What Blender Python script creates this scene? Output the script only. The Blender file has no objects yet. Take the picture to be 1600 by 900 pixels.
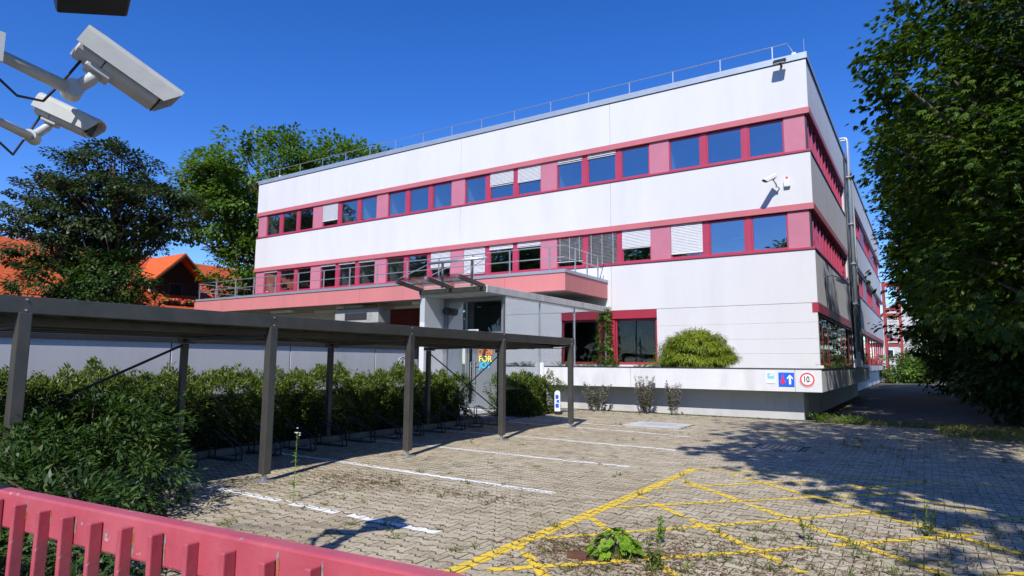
import bpy, math, random
import numpy as np
from mathutils import Vector, Matrix
from math import sin, cos, pi, radians, sqrt

sc = bpy.context.scene
COL = sc.collection
# ------------------------------------------------------------------ camera, sky, sun, exposure
EYE = Vector((0, 0, 1.65))
YAW, PITCH, ROLL, FPX = 0.574847, 0.117028, 0.0072, 989.7
_f = Vector((-sin(YAW) * cos(PITCH), cos(YAW) * cos(PITCH), sin(PITCH)))
_r = Vector((cos(YAW), sin(YAW), 0))
_u = _r.cross(_f)
_r2 = _r * cos(ROLL) + _u * sin(ROLL)
_u2 = -_r * sin(ROLL) + _u * cos(ROLL)
cam_data = bpy.data.cameras.new("camera")
cam = bpy.data.objects.new("camera", cam_data)
COL.objects.link(cam)
cam.matrix_world = Matrix(((_r2.x, _u2.x, -_f.x, EYE.x), (_r2.y, _u2.y, -_f.y, EYE.y), (_r2.z, _u2.z, -_f.z, EYE.z), (0, 0, 0, 1)))
cam_data.sensor_width = 36.0
cam_data.lens = FPX / 1600 * 36.0
cam_data.clip_start = 0.05
cam_data.clip_end = 3000
sc.camera = cam

SUN_EL = radians(44)
SUN_DIR = Vector((0.304 * cos(SUN_EL), -0.953 * cos(SUN_EL), sin(SUN_EL))).normalized()   # towards the sun
world = bpy.data.worlds.new("World")
sc.world = world
world.use_nodes = True
wn = world.node_tree
wn.nodes.clear()
w_out = wn.nodes.new("ShaderNodeOutputWorld")
w_bg = wn.nodes.new("ShaderNodeBackground")
w_sky = wn.nodes.new("ShaderNodeTexSky")
w_sky.sky_type = 'NISHITA'
w_sky.sun_disc = False
w_sky.sun_elevation = SUN_EL
w_sky.sun_rotation = math.atan2(SUN_DIR.x, SUN_DIR.y)
w_sky.altitude = 1500
w_sky.air_density = 1.0
w_sky.dust_density = 0.15
w_sky.ozone_density = 4.0
w_hsv = wn.nodes.new("ShaderNodeHueSaturation")
w_hsv.inputs['Saturation'].default_value = 1.30
w_hsv.inputs['Hue'].default_value = 0.516
w_bg.inputs['Strength'].default_value = 0.15
wn.links.new(w_sky.outputs[0], w_hsv.inputs['Color'])
wn.links.new(w_hsv.outputs[0], w_bg.inputs[0])
wn.links.new(w_bg.outputs[0], w_out.inputs[0])

sun_data = bpy.data.lights.new("sun", 'SUN')
sun_data.energy = 4.2
sun_data.angle = radians(0.5)
sun_data.color = (1.0, 0.96, 0.90)
sun = bpy.data.objects.new("sun", sun_data)
COL.objects.link(sun)
sun.rotation_euler = SUN_DIR.to_track_quat('Z', 'Y').to_euler()
sun.location = (10, -30, 40)

sc.view_settings.view_transform = 'Standard'
sc.view_settings.look = 'None'
sc.view_settings.exposure = 0.4
sc.view_settings.gamma = 1.0
sc.cycles.max_bounces = 6
sc.cycles.transparent_max_bounces = 12
sc.cycles.use_denoising = True

# ------------------------------------------------------------------ materials
MATS = {}


def _nt(name):
    m = bpy.data.materials.new(name)
    m.use_nodes = True
    nt = m.node_tree
    nt.nodes.clear()
    out = nt.nodes.new("ShaderNodeOutputMaterial")
    return m, nt, out


def _noise(nt, scale, detail=4, rough=.6, stretch=None, coord='Object'):
    tc = nt.nodes.new("ShaderNodeTexCoord")
    mp = nt.nodes.new("ShaderNodeMapping")
    if stretch:
        mp.inputs['Scale'].default_value = stretch
    nz = nt.nodes.new("ShaderNodeTexNoise")
    nz.inputs['Scale'].default_value = scale
    nz.inputs['Detail'].default_value = detail
    nz.inputs['Roughness'].default_value = rough
    nt.links.new(tc.outputs[coord], mp.inputs[0])
    nt.links.new(mp.outputs[0], nz.inputs['Vector'])
    return nz


def _ramp(nt, src, stops):
    r = nt.nodes.new("ShaderNodeValToRGB")
    el = r.color_ramp.elements
    el[0].position, el[0].color = stops[0][0], (*stops[0][1], 1)
    el[1].position, el[1].color = stops[-1][0], (*stops[-1][1], 1)
    for p, c in stops[1:-1]:
        e = el.new(p)
        e.color = (*c, 1)
    nt.links.new(src, r.inputs[0])
    return r


def _mix(nt, fac, a, b, mode='MIX'):
    m = nt.nodes.new("ShaderNodeMixRGB")
    m.blend_type = mode
    for sock, v in ((m.inputs[0], fac), (m.inputs[1], a), (m.inputs[2], b)):
        if isinstance(v, bpy.types.NodeSocket):
            nt.links.new(v, sock)
        elif isinstance(v, (int, float)):
            sock.default_value = v
        else:
            sock.default_value = (*v, 1)
    return m.outputs[0]


def pm(name, col, rough=.6, var=.12, scale=2.5, bump=0., bscale=40, metal=0., spec=.4, stain=None, stain_amt=.5, stretch=None, stain_scale=1.2, coat=0.):
    """painted / mineral / metal surface: base colour with uneven tone, optional stains, fine relief"""
    m, nt, out = _nt(name)
    b = nt.nodes.new("ShaderNodeBsdfPrincipled")
    nz = _noise(nt, scale, 5, .6, stretch)
    lo = tuple(c * (1 - var) for c in col)
    hi = tuple(min(1, c * (1 + var)) for c in col)
    c = _ramp(nt, nz.outputs['Fac'], [(.3, lo), (.7, hi)]).outputs[0]
    if stain:
        n2 = _noise(nt, stain_scale, 6, .65, stretch)
        f = _ramp(nt, n2.outputs['Fac'], [(.5, (0, 0, 0)), (.72, (stain_amt,) * 3)]).outputs[0]
        c = _mix(nt, f, c, stain)
    nt.links.new(c, b.inputs['Base Color'])
    b.inputs['Roughness'].default_value = rough
    b.inputs['Metallic'].default_value = metal
    b.inputs['Specular IOR Level'].default_value = spec
    b.inputs['Coat Weight'].default_value = coat
    if bump:
        n3 = _noise(nt, bscale, 5, .6)
        bp = nt.nodes.new("ShaderNodeBump")
        bp.inputs['Strength'].default_value = bump
        bp.inputs['Distance'].default_value = .01
        nt.links.new(n3.outputs['Fac'], bp.inputs['Height'])
        nt.links.new(bp.outputs[0], b.inputs['Normal'])
    nt.links.new(b.outputs[0], out.inputs[0])
    MATS[name] = m
    return m


def leafmat(name, dark, mid, light, trans=.35, rough=.45):
    m, nt, out = _nt(name)
    at = nt.nodes.new("ShaderNodeAttribute")
    at.attribute_name = 'tone'
    c = _ramp(nt, at.outputs['Fac'], [(0, dark), (.55, mid), (1, light)]).outputs[0]
    d = nt.nodes.new("ShaderNodeBsdfPrincipled")
    d.inputs['Roughness'].default_value = rough
    d.inputs['Specular IOR Level'].default_value = .35
    t = nt.nodes.new("ShaderNodeBsdfTranslucent")
    nt.links.new(c, d.inputs['Base Color'])
    c2 = _mix(nt, 1.0, c, (1.0, 1.0, .45), 'MULTIPLY')
    nt.links.new(c2, t.inputs[0])
    mx = nt.nodes.new("ShaderNodeMixShader")
    mx.inputs[0].default_value = trans
    nt.links.new(d.outputs[0], mx.inputs[1])
    nt.links.new(t.outputs[0], mx.inputs[2])
    nt.links.new(mx.outputs[0], out.inputs[0])
    MATS[name] = m
    return m


def glassmat(name, reflect, tint, grazing=.95, rough=.0):
    m, nt, out = _nt(name)
    tr = nt.nodes.new("ShaderNodeBsdfTransparent")
    tr.inputs[0].default_value = (*tint, 1)
    gl = nt.nodes.new("ShaderNodeBsdfGlossy")
    gl.inputs['Roughness'].default_value = rough
    gl.inputs[0].default_value = (.93, .96, 1, 1)
    lw = nt.nodes.new("ShaderNodeLayerWeight")
    lw.inputs[0].default_value = .5
    pw = nt.nodes.new("ShaderNodeMath")
    pw.operation = 'POWER'
    pw.inputs[1].default_value = 4
    nt.links.new(lw.outputs['Facing'], pw.inputs[0])
    mr = nt.nodes.new("ShaderNodeMapRange")
    mr.inputs['To Min'].default_value = reflect
    mr.inputs['To Max'].default_value = grazing
    nt.links.new(pw.outputs[0], mr.inputs[0])
    # slightly wavy panes
    nz = _noise(nt, .9, 2, .5)
    bp = nt.nodes.new("ShaderNodeBump")
    bp.inputs['Strength'].default_value = .07
    bp.inputs['Distance'].default_value = .05
    nt.links.new(nz.outputs['Fac'], bp.inputs['Height'])
    nt.links.new(bp.outputs[0], gl.inputs['Normal'])
    mx = nt.nodes.new("ShaderNodeMixShader")
    nt.links.new(mr.outputs[0], mx.inputs[0])
    nt.links.new(tr.outputs[0], mx.inputs[1])
    nt.links.new(gl.outputs[0], mx.inputs[2])
    nt.links.new(mx.outputs[0], out.inputs[0])
    MATS[name] = m
    return m


pm('white_render', (.625, .625, .64), .75, .035, .8, .12, 60, stain=(.50, .50, .50), stain_amt=.24, stretch=(1, 1, .25), stain_scale=.7)
pm('white_plinth', (.64, .64, .645), .8, .05, 1.2, .15, 50, stain=(.42, .42, .4), stain_amt=.5, stretch=(1, 1, .4), stain_scale=1.3)
pm('shaded_plinth', (.50, .50, .49), .85, .06, 1.2, .15, 50, stain=(.3, .3, .28), stain_amt=.5, stretch=(1, 1, .4), stain_scale=1.3)  # white plinth colour darkened to deepen the shade under the planter overhang
pm('grey_wall', (.56, .565, .59), .8, .05, .9, .1, 50, stain=(.42, .42, .42), stain_amt=.4, stretch=(1, 1, .2), stain_scale=1.4)
pm('pink_header', (.50, .145, .165), .5, .06, 1.2, .03, 60)
pm('pink_frame', (.40, .045, .095), .42, .06, 2, 0)
pm('pink_panel', (.48, .17, .235), .5, .06, 1.2, .03, 60)
pm('red_frame', (.34, .03, .055), .42, .08, 2, 0)
pm('salmon_fascia', (.57, .20, .20), .6, .05, .7, .05, 50, stain=(.44, .18, .17), stain_amt=.4, stretch=(1, 1, .3), stain_scale=.8)
pm('grey_flashing', (.40, .45, .50), .45, .08, 1.5, .02, 30, metal=.5)
pm('dark_seal', (.03, .03, .035), .6)
pm('galvanised', (.50, .52, .54), .4, .12, 6, .05, 60, metal=.75)
pm('shaded_zinc', (.05, .052, .055), .6, .15, 6, .05, 60, metal=.5)  # galvanised steel darkened, shade under the shelter put into the colour
pm('blind_slat', (.62, .63, .65), .45, .05, 5, metal=.1)
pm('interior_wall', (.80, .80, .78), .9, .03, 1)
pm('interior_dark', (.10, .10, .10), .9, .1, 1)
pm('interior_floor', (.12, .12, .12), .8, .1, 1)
pm('concrete', (.36, .36, .35), .85, .12, 1.8, .25, 40, stain=(.2, .2, .19), stain_amt=.6, stain_scale=1.5)
pm('concrete_pale', (.52, .52, .51), .85, .08, 1.8, .2, 40, stain=(.24, .24, .22), stain_amt=.75, stretch=(1, 1, .35), stain_scale=2.2)
pm('soffit', (.40, .39, .37), .9, .06, 1.5, .1, 30)
pm('bronze_steel', (.082, .081, .074), .38, .2, 3, .05, 50, metal=.35, stain=(.13, .10, .07), stain_amt=.35, stain_scale=4)
pm('corrugated', (.12, .11, .09), .5, .2, 2, .05, 30, metal=.4, stain=(.05, .045, .03), stain_amt=.6)
pm('pink_paint', (.60, .095, .175), .38, .10, 4, .10, 70, stain=(.40, .10, .13), stain_amt=.4, stain_scale=9, coat=.1)
pm('camera_shell', (.52, .53, .51), .42, .05, 9, .03, 90, stain=(.36, .36, .33), stain_amt=.35, stain_scale=12)
pm('camera_white', (.72, .74, .72), .4, .05, 6)
pm('black_plastic', (.018, .018, .02), .4, .1, 6)
pm('dark_metal', (.05, .05, .055), .45, .1, 4, metal=.3)
pm('lens', (.01, .01, .012), .08, 0, 1, spec=.6)
pm('siren_red', (.7, .04, .03), .3, .03, 2)
pm('kerb_stone', (.17, .16, .14), .9, .2, 3, .3, 40, stain=(.07, .07, .04), stain_amt=.7, stain_scale=2)
pm('soil', (.07, .055, .04), .95, .25, 6, .5, 30)
pm('ground_dirt', (.13, .115, .075), .95, .3, 1.5, .5, 20, stain=(.05, .075, .025), stain_amt=.9, stain_scale=.5)
pm('drive', (.12, .11, .09), .95, .2, 2, .4, 40, stain=(.09, .09, .05), stain_amt=.8, stain_scale=.9)
pm('bed_joint', (.035, .031, .022), .95, .35, 9, .4, 60, stain=(.05, .07, .02), stain_amt=.9, stain_scale=1.1)
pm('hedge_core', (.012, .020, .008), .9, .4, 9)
pm('bark', (.075, .06, .045), .9, .3, 7, .9, 18, stretch=(1, 1, .25))
pm('wood_dark', (.035, .026, .02), .8, .3, 5, .3, 20)
pm('house_plaster', (.55, .50, .42), .85, .06, 1)
pm('white_house', (.50, .50, .49), .85, .04, 1)
pm('steel_red', (.32, .05, .05), .5, .15, 3)
pm('sign_white', (.80, .81, .82), .45, .02, 2)
pm('sign_blue', (.012, .12, .75), .4, .03, 2)
pm('sign_lightblue', (.22, .55, .80), .45, .05, 2)
pm('sign_red', (.72, .03, .04), .4, .03, 2)
pm('sign_pinkred', (.70, .10, .10), .4, .03, 2)
pm('sign_black', (.015, .015, .015), .5, .03, 2)
pm('letter_orange', (.85, .22, .06), .5, .02, 2)
pm('letter_yellow', (.88, .80, .16), .5, .02, 2)
pm('letter_cyan', (.03, .60, .90), .5, .02, 2)
pm('van_paint', (.17, .23, .33), .3, .04, 2, coat=.6)
pm('rubber', (.02, .02, .02), .8, .1, 8)
pm('door_grey', (.20, .215, .23), .45, .05, 2, metal=.2)
pm('brown_litter', (.16, .085, .045), .9, .3, 20)
pm('petal_red', (.75, .05, .08), .6, .2, 9)
pm('petal_yellow', (.8, .6, .05), .6, .1, 9)
pm('manhole', (.40, .42, .45), .6, .1, 6, .2, 80)
pm('flake_grey', (.22, .22, .22), .8, .4, 60, .3, 90)
pm('flake_rust', (.38, .11, .03), .85, .4, 60, .3, 90)
pm('brick_brown', (.12, .05, .03), .9, .2, 9, .3, 50)
pm('dark_red', (.12, .012, .02), .6, .1, 2)
pm('car_glass', (.02, .025, .03), .08, 0, 1, spec=.7)
pm('stucco_tile', (.58, .105, .02), .8, .18, 3, .2, 12)
glassmat('window_glass', .26, (.80, .83, .84))
glassmat('shop_glass', .04, (.62, .64, .64), .4)
glassmat('porch_glass', .36, (.88, .95, .98))
glassmat('awning_glass', .05, (.88, .90, .88))
leafmat('leaf_chestnut', (.024, .055, .008), (.072, .14, .017), (.17, .24, .03), .42)
leafmat('leaf_dark', (.020, .034, .012), (.046, .074, .022), (.09, .13, .035), .3)
leafmat('leaf_mid', (.050, .105, .014), (.115, .215, .030), (.19, .29, .045), .45)
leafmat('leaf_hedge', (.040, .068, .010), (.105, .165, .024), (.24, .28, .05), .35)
leafmat('leaf_yew', (.015, .038, .008), (.042, .090, .018), (.11, .17, .035), .3)
leafmat('leaf_maple', (.13, .18, .012), (.22, .30, .022), (.40, .45, .045), .45)
leafmat('leaf_bright', (.09, .19, .015), (.20, .36, .03), (.34, .50, .06), .35)
leafmat('leaf_dry', (.14, .13, .10), (.28, .27, .22), (.42, .42, .36), .2)
leafmat('leaf_weed', (.06, .08, .02), (.15, .19, .04), (.27, .28, .08), .35)
leafmat('leaf_litter', (.07, .035, .02), (.20, .12, .06), (.34, .27, .13), .1)
leafmat('leaf_blossom', (.05, .09, .02), (.10, .16, .03), (.85, .85, .80), .3)


def paver_mat():
    m, nt, out = _nt('paver_concrete')
    at = nt.nodes.new("ShaderNodeAttribute")
    at.attribute_name = 'tone'
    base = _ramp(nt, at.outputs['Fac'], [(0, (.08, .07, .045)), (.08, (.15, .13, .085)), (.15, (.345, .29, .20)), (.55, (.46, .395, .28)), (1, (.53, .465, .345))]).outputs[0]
    geo = nt.nodes.new("ShaderNodeNewGeometry")
    n1 = nt.nodes.new("ShaderNodeTexNoise")
    n1.inputs['Scale'].default_value = .45
    n1.inputs['Detail'].default_value = 6
    n1.inputs['Roughness'].default_value = .65
    nt.links.new(geo.outputs['Position'], n1.inputs['Vector'])
    f = _ramp(nt, n1.outputs['Fac'], [(.5, (0, 0, 0)), (.72, (.6,) * 3)]).outputs[0]
    c = _mix(nt, f, base, (.27, .20, .13))          # brown silt lying in patches
    n2 = nt.nodes.new("ShaderNodeTexNoise")
    n2.inputs['Scale'].default_value = 55
    n2.inputs['Detail'].default_value = 4
    nt.links.new(geo.outputs['Position'], n2.inputs['Vector'])
    g = _ramp(nt, n2.outputs['Fac'], [(.35, (.72,) * 3), (.65, (1.15,) * 3)]).outputs[0]
    c = _mix(nt, 1.0, c, g, 'MULTIPLY')
    n4 = nt.nodes.new("ShaderNodeTexNoise")
    n4.inputs['Scale'].default_value = 6
    n4.inputs['Detail'].default_value = 5
    nt.links.new(geo.outputs['Position'], n4.inputs['Vector'])
    f4 = _ramp(nt, n4.outputs['Fac'], [(.58, (0, 0, 0)), (.74, (.6,) * 3)]).outputs[0]
    c = _mix(nt, f4, c, (.13, .115, .075))
    n5 = nt.nodes.new("ShaderNodeTexNoise")
    n5.inputs['Scale'].default_value = .8
    n5.inputs['Detail'].default_value = 3
    n5.inputs['Distortion'].default_value = .6
    nt.links.new(geo.outputs['Position'], n5.inputs['Vector'])
    f5 = _ramp(nt, n5.outputs['Fac'], [(.62, (0, 0, 0)), (.74, (.55,) * 3)]).outputs[0]
    c = _mix(nt, f5, c, (.13, .12, .10))        # old oil and tyre marks
    b = nt.nodes.new("ShaderNodeBsdfPrincipled")
    b.inputs['Roughness'].default_value = .88
    b.inputs['Specular IOR Level'].default_value = .25
    bp = nt.nodes.new("ShaderNodeBump")
    bp.inputs['Strength'].default_value = .3
    bp.inputs['Distance'].default_value = .004
    nt.links.new(n2.outputs['Fac'], bp.inputs['Height'])
    nt.links.new(bp.outputs[0], b.inputs['Normal'])
    nt.links.new(c, b.inputs['Base Color'])
    nt.links.new(b.outputs[0], out.inputs[0])
    MATS['paver'] = m


def paint_mat(name, col, under, wear):
    m, nt, out = _nt(name)
    geo = nt.nodes.new("ShaderNodeNewGeometry")
    n1 = nt.nodes.new("ShaderNodeTexNoise")
    n1.inputs['Scale'].default_value = 14
    n1.inputs['Detail'].default_value = 6
    n1.inputs['Roughness'].default_value = .7
    nt.links.new(geo.outputs['Position'], n1.inputs['Vector'])
    f = _ramp(nt, n1.outputs['Fac'], [(wear, (0, 0, 0)), (wear + .12, (1, 1, 1))]).outputs[0]
    c = _mix(nt, f, under, col)
    b = nt.nodes.new("ShaderNodeBsdfPrincipled")
    b.inputs['Roughness'].default_value = .7
    nt.links.new(c, b.inputs['Base Color'])
    nt.links.new(b.outputs[0], out.inputs[0])
    MATS[name] = m


paver_mat()
paint_mat('paint_white', (.80, .79, .77), (.36, .33, .28), .29)
paint_mat('paint_yellow', (.78, .54, .03), (.36, .29, .14), .35)


def tile_mat():
    m, nt, out = _nt('roof_tiles')
    tc = nt.nodes.new("ShaderNodeTexCoord")
    wv = nt.nodes.new("ShaderNodeTexWave")
    wv.wave_type = 'BANDS'
    wv.bands_direction = 'Z'
    wv.wave_profile = 'SAW'
    wv.inputs['Scale'].default_value = 1.5
    wv.inputs['Distortion'].default_value = .25
    nt.links.new(tc.outputs['Object'], wv.inputs['Vector'])
    nz = _noise(nt, 5, 5, .7)
    c = _ramp(nt, nz.outputs['Fac'], [(.3, (.44, .065, .018)), (.7, (.66, .125, .03))]).outputs[0]
    d = _ramp(nt, wv.outputs['Fac'], [(.0, (.45,) * 3), (.3, (1,) * 3)]).outputs[0]
    c = _mix(nt, 1.0, c, d, 'MULTIPLY')
    b = nt.nodes.new("ShaderNodeBsdfPrincipled")
    b.inputs['Roughness'].default_value = .75
    bp = nt.nodes.new("ShaderNodeBump")
    bp.inputs['Strength'].default_value = .8
    bp.inputs['Distance'].default_value = .04
    nt.links.new(wv.outputs['Fac'], bp.inputs['Height'])
    nt.links.new(bp.outputs[0], b.inputs['Normal'])
    nt.links.new(c, b.inputs['Base Color'])
    nt.links.new(b.outputs[0], out.inputs[0])
    MATS['roof_tiles'] = m


tile_mat()


def chipped_paint():
    """pink gloss paint with flakes gone along the edges, grey primer and rust below"""
    m, nt, out = _nt('pink_chipped')
    b = nt.nodes.new("ShaderNodeBsdfPrincipled")
    nz = _noise(nt, 3.5, 5, .6)
    c = _ramp(nt, nz.outputs['Fac'], [(.3, (.39, .060, .088)), (.7, (.485, .090, .12))]).outputs[0]
    n6 = _noise(nt, 1.6, 6, .7)
    f6 = _ramp(nt, n6.outputs['Fac'], [(.42, (0, 0, 0)), (.7, (.55,) * 3)]).outputs[0]
    c = _mix(nt, f6, c, (.50, .16, .185))      # faded patches
    n2 = _noise(nt, 16, 6, .7)
    f = _ramp(nt, n2.outputs['Fac'], [(.635, (0, 0, 0)), (.65, (1, 1, 1))]).outputs[0]
    n3 = _noise(nt, 30, 3, .6)
    under = _ramp(nt, n3.outputs['Fac'], [(.4, (.16, .17, .18)), (.55, (.42, .42, .42)), (.62, (.50, .13, .04))]).outputs[0]
    c = _mix(nt, f, c, under)
    nt.links.new(c, b.inputs['Base Color'])
    b.inputs['Roughness'].default_value = .4
    n4 = _noise(nt, 45, 4, .6)
    bp = nt.nodes.new("ShaderNodeBump")
    bp.inputs['Strength'].default_value = .14
    bp.inputs['Distance'].default_value = .01
    nt.links.new(n4.outputs['Fac'], bp.inputs['Height'])
    nt.links.new(bp.outputs[0], b.inputs['Normal'])
    nt.links.new(b.outputs[0], out.inputs[0])
    MATS['pink_chipped'] = m


chipped_paint()

# ------------------------------------------------------------------ scene-graph helpers
WL = {}


def wloc(o):
    return WL.get(o.name, Vector((0, 0, 0)))


def tag(o, label=None, cat=None, group=None, kind=None):
    if label: o['label'] = label
    if cat: o['category'] = cat
    if group: o['group'] = group
    if kind: o['kind'] = kind
    return o


def thing(name, label, cat, loc=(0, 0, 0), group=None, rz=0.):
    o = bpy.data.objects.new(name, None)
    o.empty_display_size = .3
    COL.objects.link(o)
    o.location = loc
    o.rotation_euler = (0, 0, rz)
    WL[o.name] = Vector(loc)
    return tag(o, label, cat, group)


def link(name, me, parent=None, loc=None):
    o = bpy.data.objects.new(name, me)
    COL.objects.link(o)
    if parent is not None:
        o.parent = parent
        WL[o.name] = wloc(parent)
    if loc is not None:
        o.location = loc
    return o


class MB:
    def __init__(s):
        s.v, s.f = [], []

    def add(s, vs, fs):
        n = len(s.v)
        s.v += [tuple(v) for v in vs]
        s.f += [tuple(i + n for i in f) for f in fs]
        return s

    def hexa(s, p):
        return s.add(p, [(0, 3, 2, 1), (4, 5, 6, 7), (0, 1, 5, 4), (1, 2, 6, 5), (2, 3, 7, 6), (3, 0, 4, 7)])

    def box(s, x0, x1, y0, y1, z0, z1):
        return s.hexa([(x0, y0, z0), (x1, y0, z0), (x1, y1, z0), (x0, y1, z0), (x0, y0, z1), (x1, y0, z1), (x1, y1, z1), (x0, y1, z1)])

    def obox(s, c, ax, ay, az, hx, hy, hz):
        c = Vector(c)
        p = []
        for k in (-1, 1):
            for i, j in ((-1, -1), (1, -1), (1, 1), (-1, 1)):
                p.append(c + ax * (i * hx) + ay * (j * hy) + az * (k * hz))
        return s.hexa(p)

    def bar(s, p, q, w, h, up=(0, 0, 1)):
        p, q = Vector(p), Vector(q)
        d = (q - p)
        L = d.length
        d.normalize()
        up = Vector(up)
        if abs(d.dot(up)) > .98:
            up = Vector((0, 1, 0))
        sx = d.cross(up).normalized()
        uu = sx.cross(d).normalized()
        return s.obox((p + q) / 2, d, sx, uu, L / 2, w / 2, h / 2)

    def tube(s, pts, r, n=8):
        pts = [Vector(p) for p in pts]
        rs = r if isinstance(r, (list, tuple)) else [r] * len(pts)
        vs, fs = [], []
        prev = None
        for i, p in enumerate(pts):
            a = pts[max(i - 1, 0)]
            b = pts[min(i + 1, len(pts) - 1)]
            d = (b - a).normalized()
            if prev is None:
                ref = Vector((0, 0, 1)) if abs(d.z) < .9 else Vector((1, 0, 0))
                x = d.cross(ref).normalized()
            else:
                x = (prev - d * prev.dot(d))
                x = x.normalized() if x.length > 1e-6 else d.orthogonal().normalized()
            prev = x
            y = d.cross(x)
            for k in range(n):
                t = 2 * pi * k / n
                vs.append(p + (x * cos(t) + y * sin(t)) * rs[i])
        for i in range(len(pts) - 1):
            for k in range(n):
                k2 = (k + 1) % n
                fs.append((i * n + k, i * n + k2, (i + 1) * n + k2, (i + 1) * n + k))
        fs.append(tuple(reversed(range(n))))
        m = (len(pts) - 1) * n
        fs.append(tuple(m + k for k in range(n)))
        return s.add(vs, fs)

    def prism(s, poly, z0, z1):
        n = len(poly)
        vs = [(x, y, z0) for x, y in poly] + [(x, y, z1) for x, y in poly]
        fs = [tuple(reversed(range(n))), tuple(range(n, 2 * n))]
        fs += [(i, (i + 1) % n, n + (i + 1) % n, n + i) for i in range(n)]
        return s.add(vs, fs)

    def plate(s, poly3, thick):
        """flat polygon in 3-D given thickness vector"""
        n = len(poly3)
        t = Vector(thick)
        vs = [Vector(p) for p in poly3] + [Vector(p) + t for p in poly3]
        fs = [tuple(range(n)), tuple(reversed(range(n, 2 * n)))]
        fs += [(i, n + i, n + (i + 1) % n, (i + 1) % n) for i in range(n)]
        return s.add(vs, fs)

    def mesh(s, name, mat, off=Vector((0, 0, 0)), smooth=False):
        me = bpy.data.meshes.new(name)
        me.from_pydata([(v[0] - off.x, v[1] - off.y, v[2] - off.z) for v in s.v], [], s.f)
        me.materials.append(MATS[mat])
        if smooth:
            me.polygons.foreach_set('use_smooth', [True] * len(me.polygons))
        me.update()
        return me

    def build(s, name, mat, parent=None, smooth=False, bevel=0., kind=None):
        off = wloc(parent) if parent is not None else Vector((0, 0, 0))
        me = s.mesh(name, mat, off, smooth)
        o = link(name, me, parent)
        if bevel:
            bv = o.modifiers.new('bevel', 'BEVEL')
            bv.width = bevel
            bv.segments = 2
            bv.limit_method = 'ANGLE'
        if kind:
            o['kind'] = kind
        return o


def fix_normals(me):
    import bmesh
    bm = bmesh.new()
    bm.from_mesh(me)
    bmesh.ops.recalc_face_normals(bm, faces=bm.faces)
    bm.to_mesh(me)
    bm.free()


def quads_mesh(name, P, tone, mat, off=None):
    """P (N,4,3) quads; tone (N,)"""
    n = len(P)
    co = P.reshape(-1, 3).astype(np.float32)
    if off is not None:
        co = co - np.array(off, np.float32)
    me = bpy.data.meshes.new(name)
    me.vertices.add(n * 4)
    me.vertices.foreach_set('co', co.ravel())
    me.loops.add(n * 4)
    me.loops.foreach_set('vertex_index', np.arange(n * 4, dtype=np.int32))
    me.polygons.add(n)
    me.polygons.foreach_set('loop_start', np.arange(n, dtype=np.int32) * 4)
    at = me.attributes.new('tone', 'FLOAT', 'FACE')
    at.data.foreach_set('value', np.clip(tone, 0, 1).astype(np.float32))
    me.materials.append(MATS[mat])
    me.update(calc_edges=True)
    me.validate()
    return me


def unit(a):
    return a / np.maximum(np.linalg.norm(a, axis=-1, keepdims=True), 1e-9)


def leaf_quads(base, d, up, L, W, droop=.25):
    """diamond leaves, one bent quad each; arrays (N,3)"""
    d = unit(d)
    w = unit(np.cross(d, up))
    n = unit(np.cross(w, d))
    L = np.asarray(L).reshape(-1, 1)
    W = np.asarray(W).reshape(-1, 1)
    mid = base + d * L * .45
    tip = base + d * L - n * L * droop
    return np.stack([base, mid + w * W * .5, tip, mid - w * W * .5], 1)


def fan(rng, base, d, up, L, W, k=5, spread=1.9):
    """palmate leaf: k leaflets fanned round d"""
    d = unit(d)
    w = unit(np.cross(d, up))
    out = []
    for i in range(k):
        a = (i - (k - 1) / 2) / ((k - 1) / 2) * spread / 2
        dd = d * cos(a) + w * sin(a) - up * .0
        ll = L * (1 - .28 * abs(a))
        out.append(leaf_quads(base, dd, up, ll, W, .3))
    return np.concatenate(out)


def rand_unit(rng, n):
    return unit(rng.normal(size=(n, 3)))


# ------------------------------------------------------------------ ground and paving
def sheet(name, x0, x1, y0, y1, z, mat, kind='structure', nx=1, ny=1):
    m = MB()
    m.add([(x0, y0, z), (x1, y0, z), (x1, y1, z), (x0, y1, z)], [(0, 1, 2, 3)])
    return m.build(name, mat, kind=kind)


sheet('ground', -900, 900, -900, 900, -.06, 'ground_dirt')
PX0, PX1, PY0, PY1 = -10.3, 3.0, 1.9, 20.6
pavement = sheet('pavement', PX0 - .1, PX1 + .1, PY0 - .1, PY1 + .2, -.011, 'bed_joint')
sheet('driveway', -2.5, 3.4, 20.85, 76, -.03, 'drive')
sheet('driveway', -9.8, 3.2, -14, 1.75, -.03, 'drive').name = 'street'

A_, HX, HY, GAP = .020, .1, .075, .0055
_wx = [(-1, 1), (-.66, 1), (-.34, -1), (.34, -1), (.66, 1), (1, 1)]


def paver_outline(g, drop=0.):
    top = [(x * HX + (-g * .36 if i == len(_wx) - 1 else g * .36 if i == 0 else 0), HY + A_ * w - g) for i, (x, w) in enumerate(_wx)]
    bot = [(x, -y) for x, y in reversed(top)]
    return bot[::-1] + top[::-1] if False else [(x, -y) for x, y in top] + list(reversed(top))   # counter-clockwise


OUT_IN = np.array(paver_outline(GAP + .0065))
OUT_EX = np.array(paver_outline(GAP))
NO = len(OUT_IN)
rng = np.random.default_rng(4)
pitch_x, pitch_y = HX * 2, HY * 2
cells = []
for j in range(int((PY1 - PY0) / pitch_y)):
    yy = PY0 + (j + .5) * pitch_y
    sh = (j % 2) * HX
    for i in range(int((PX1 - PX0) / pitch_x)):
        cells.append((PX0 + (i + .5) * pitch_x + sh, yy))
cells = np.array(cells)


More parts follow.
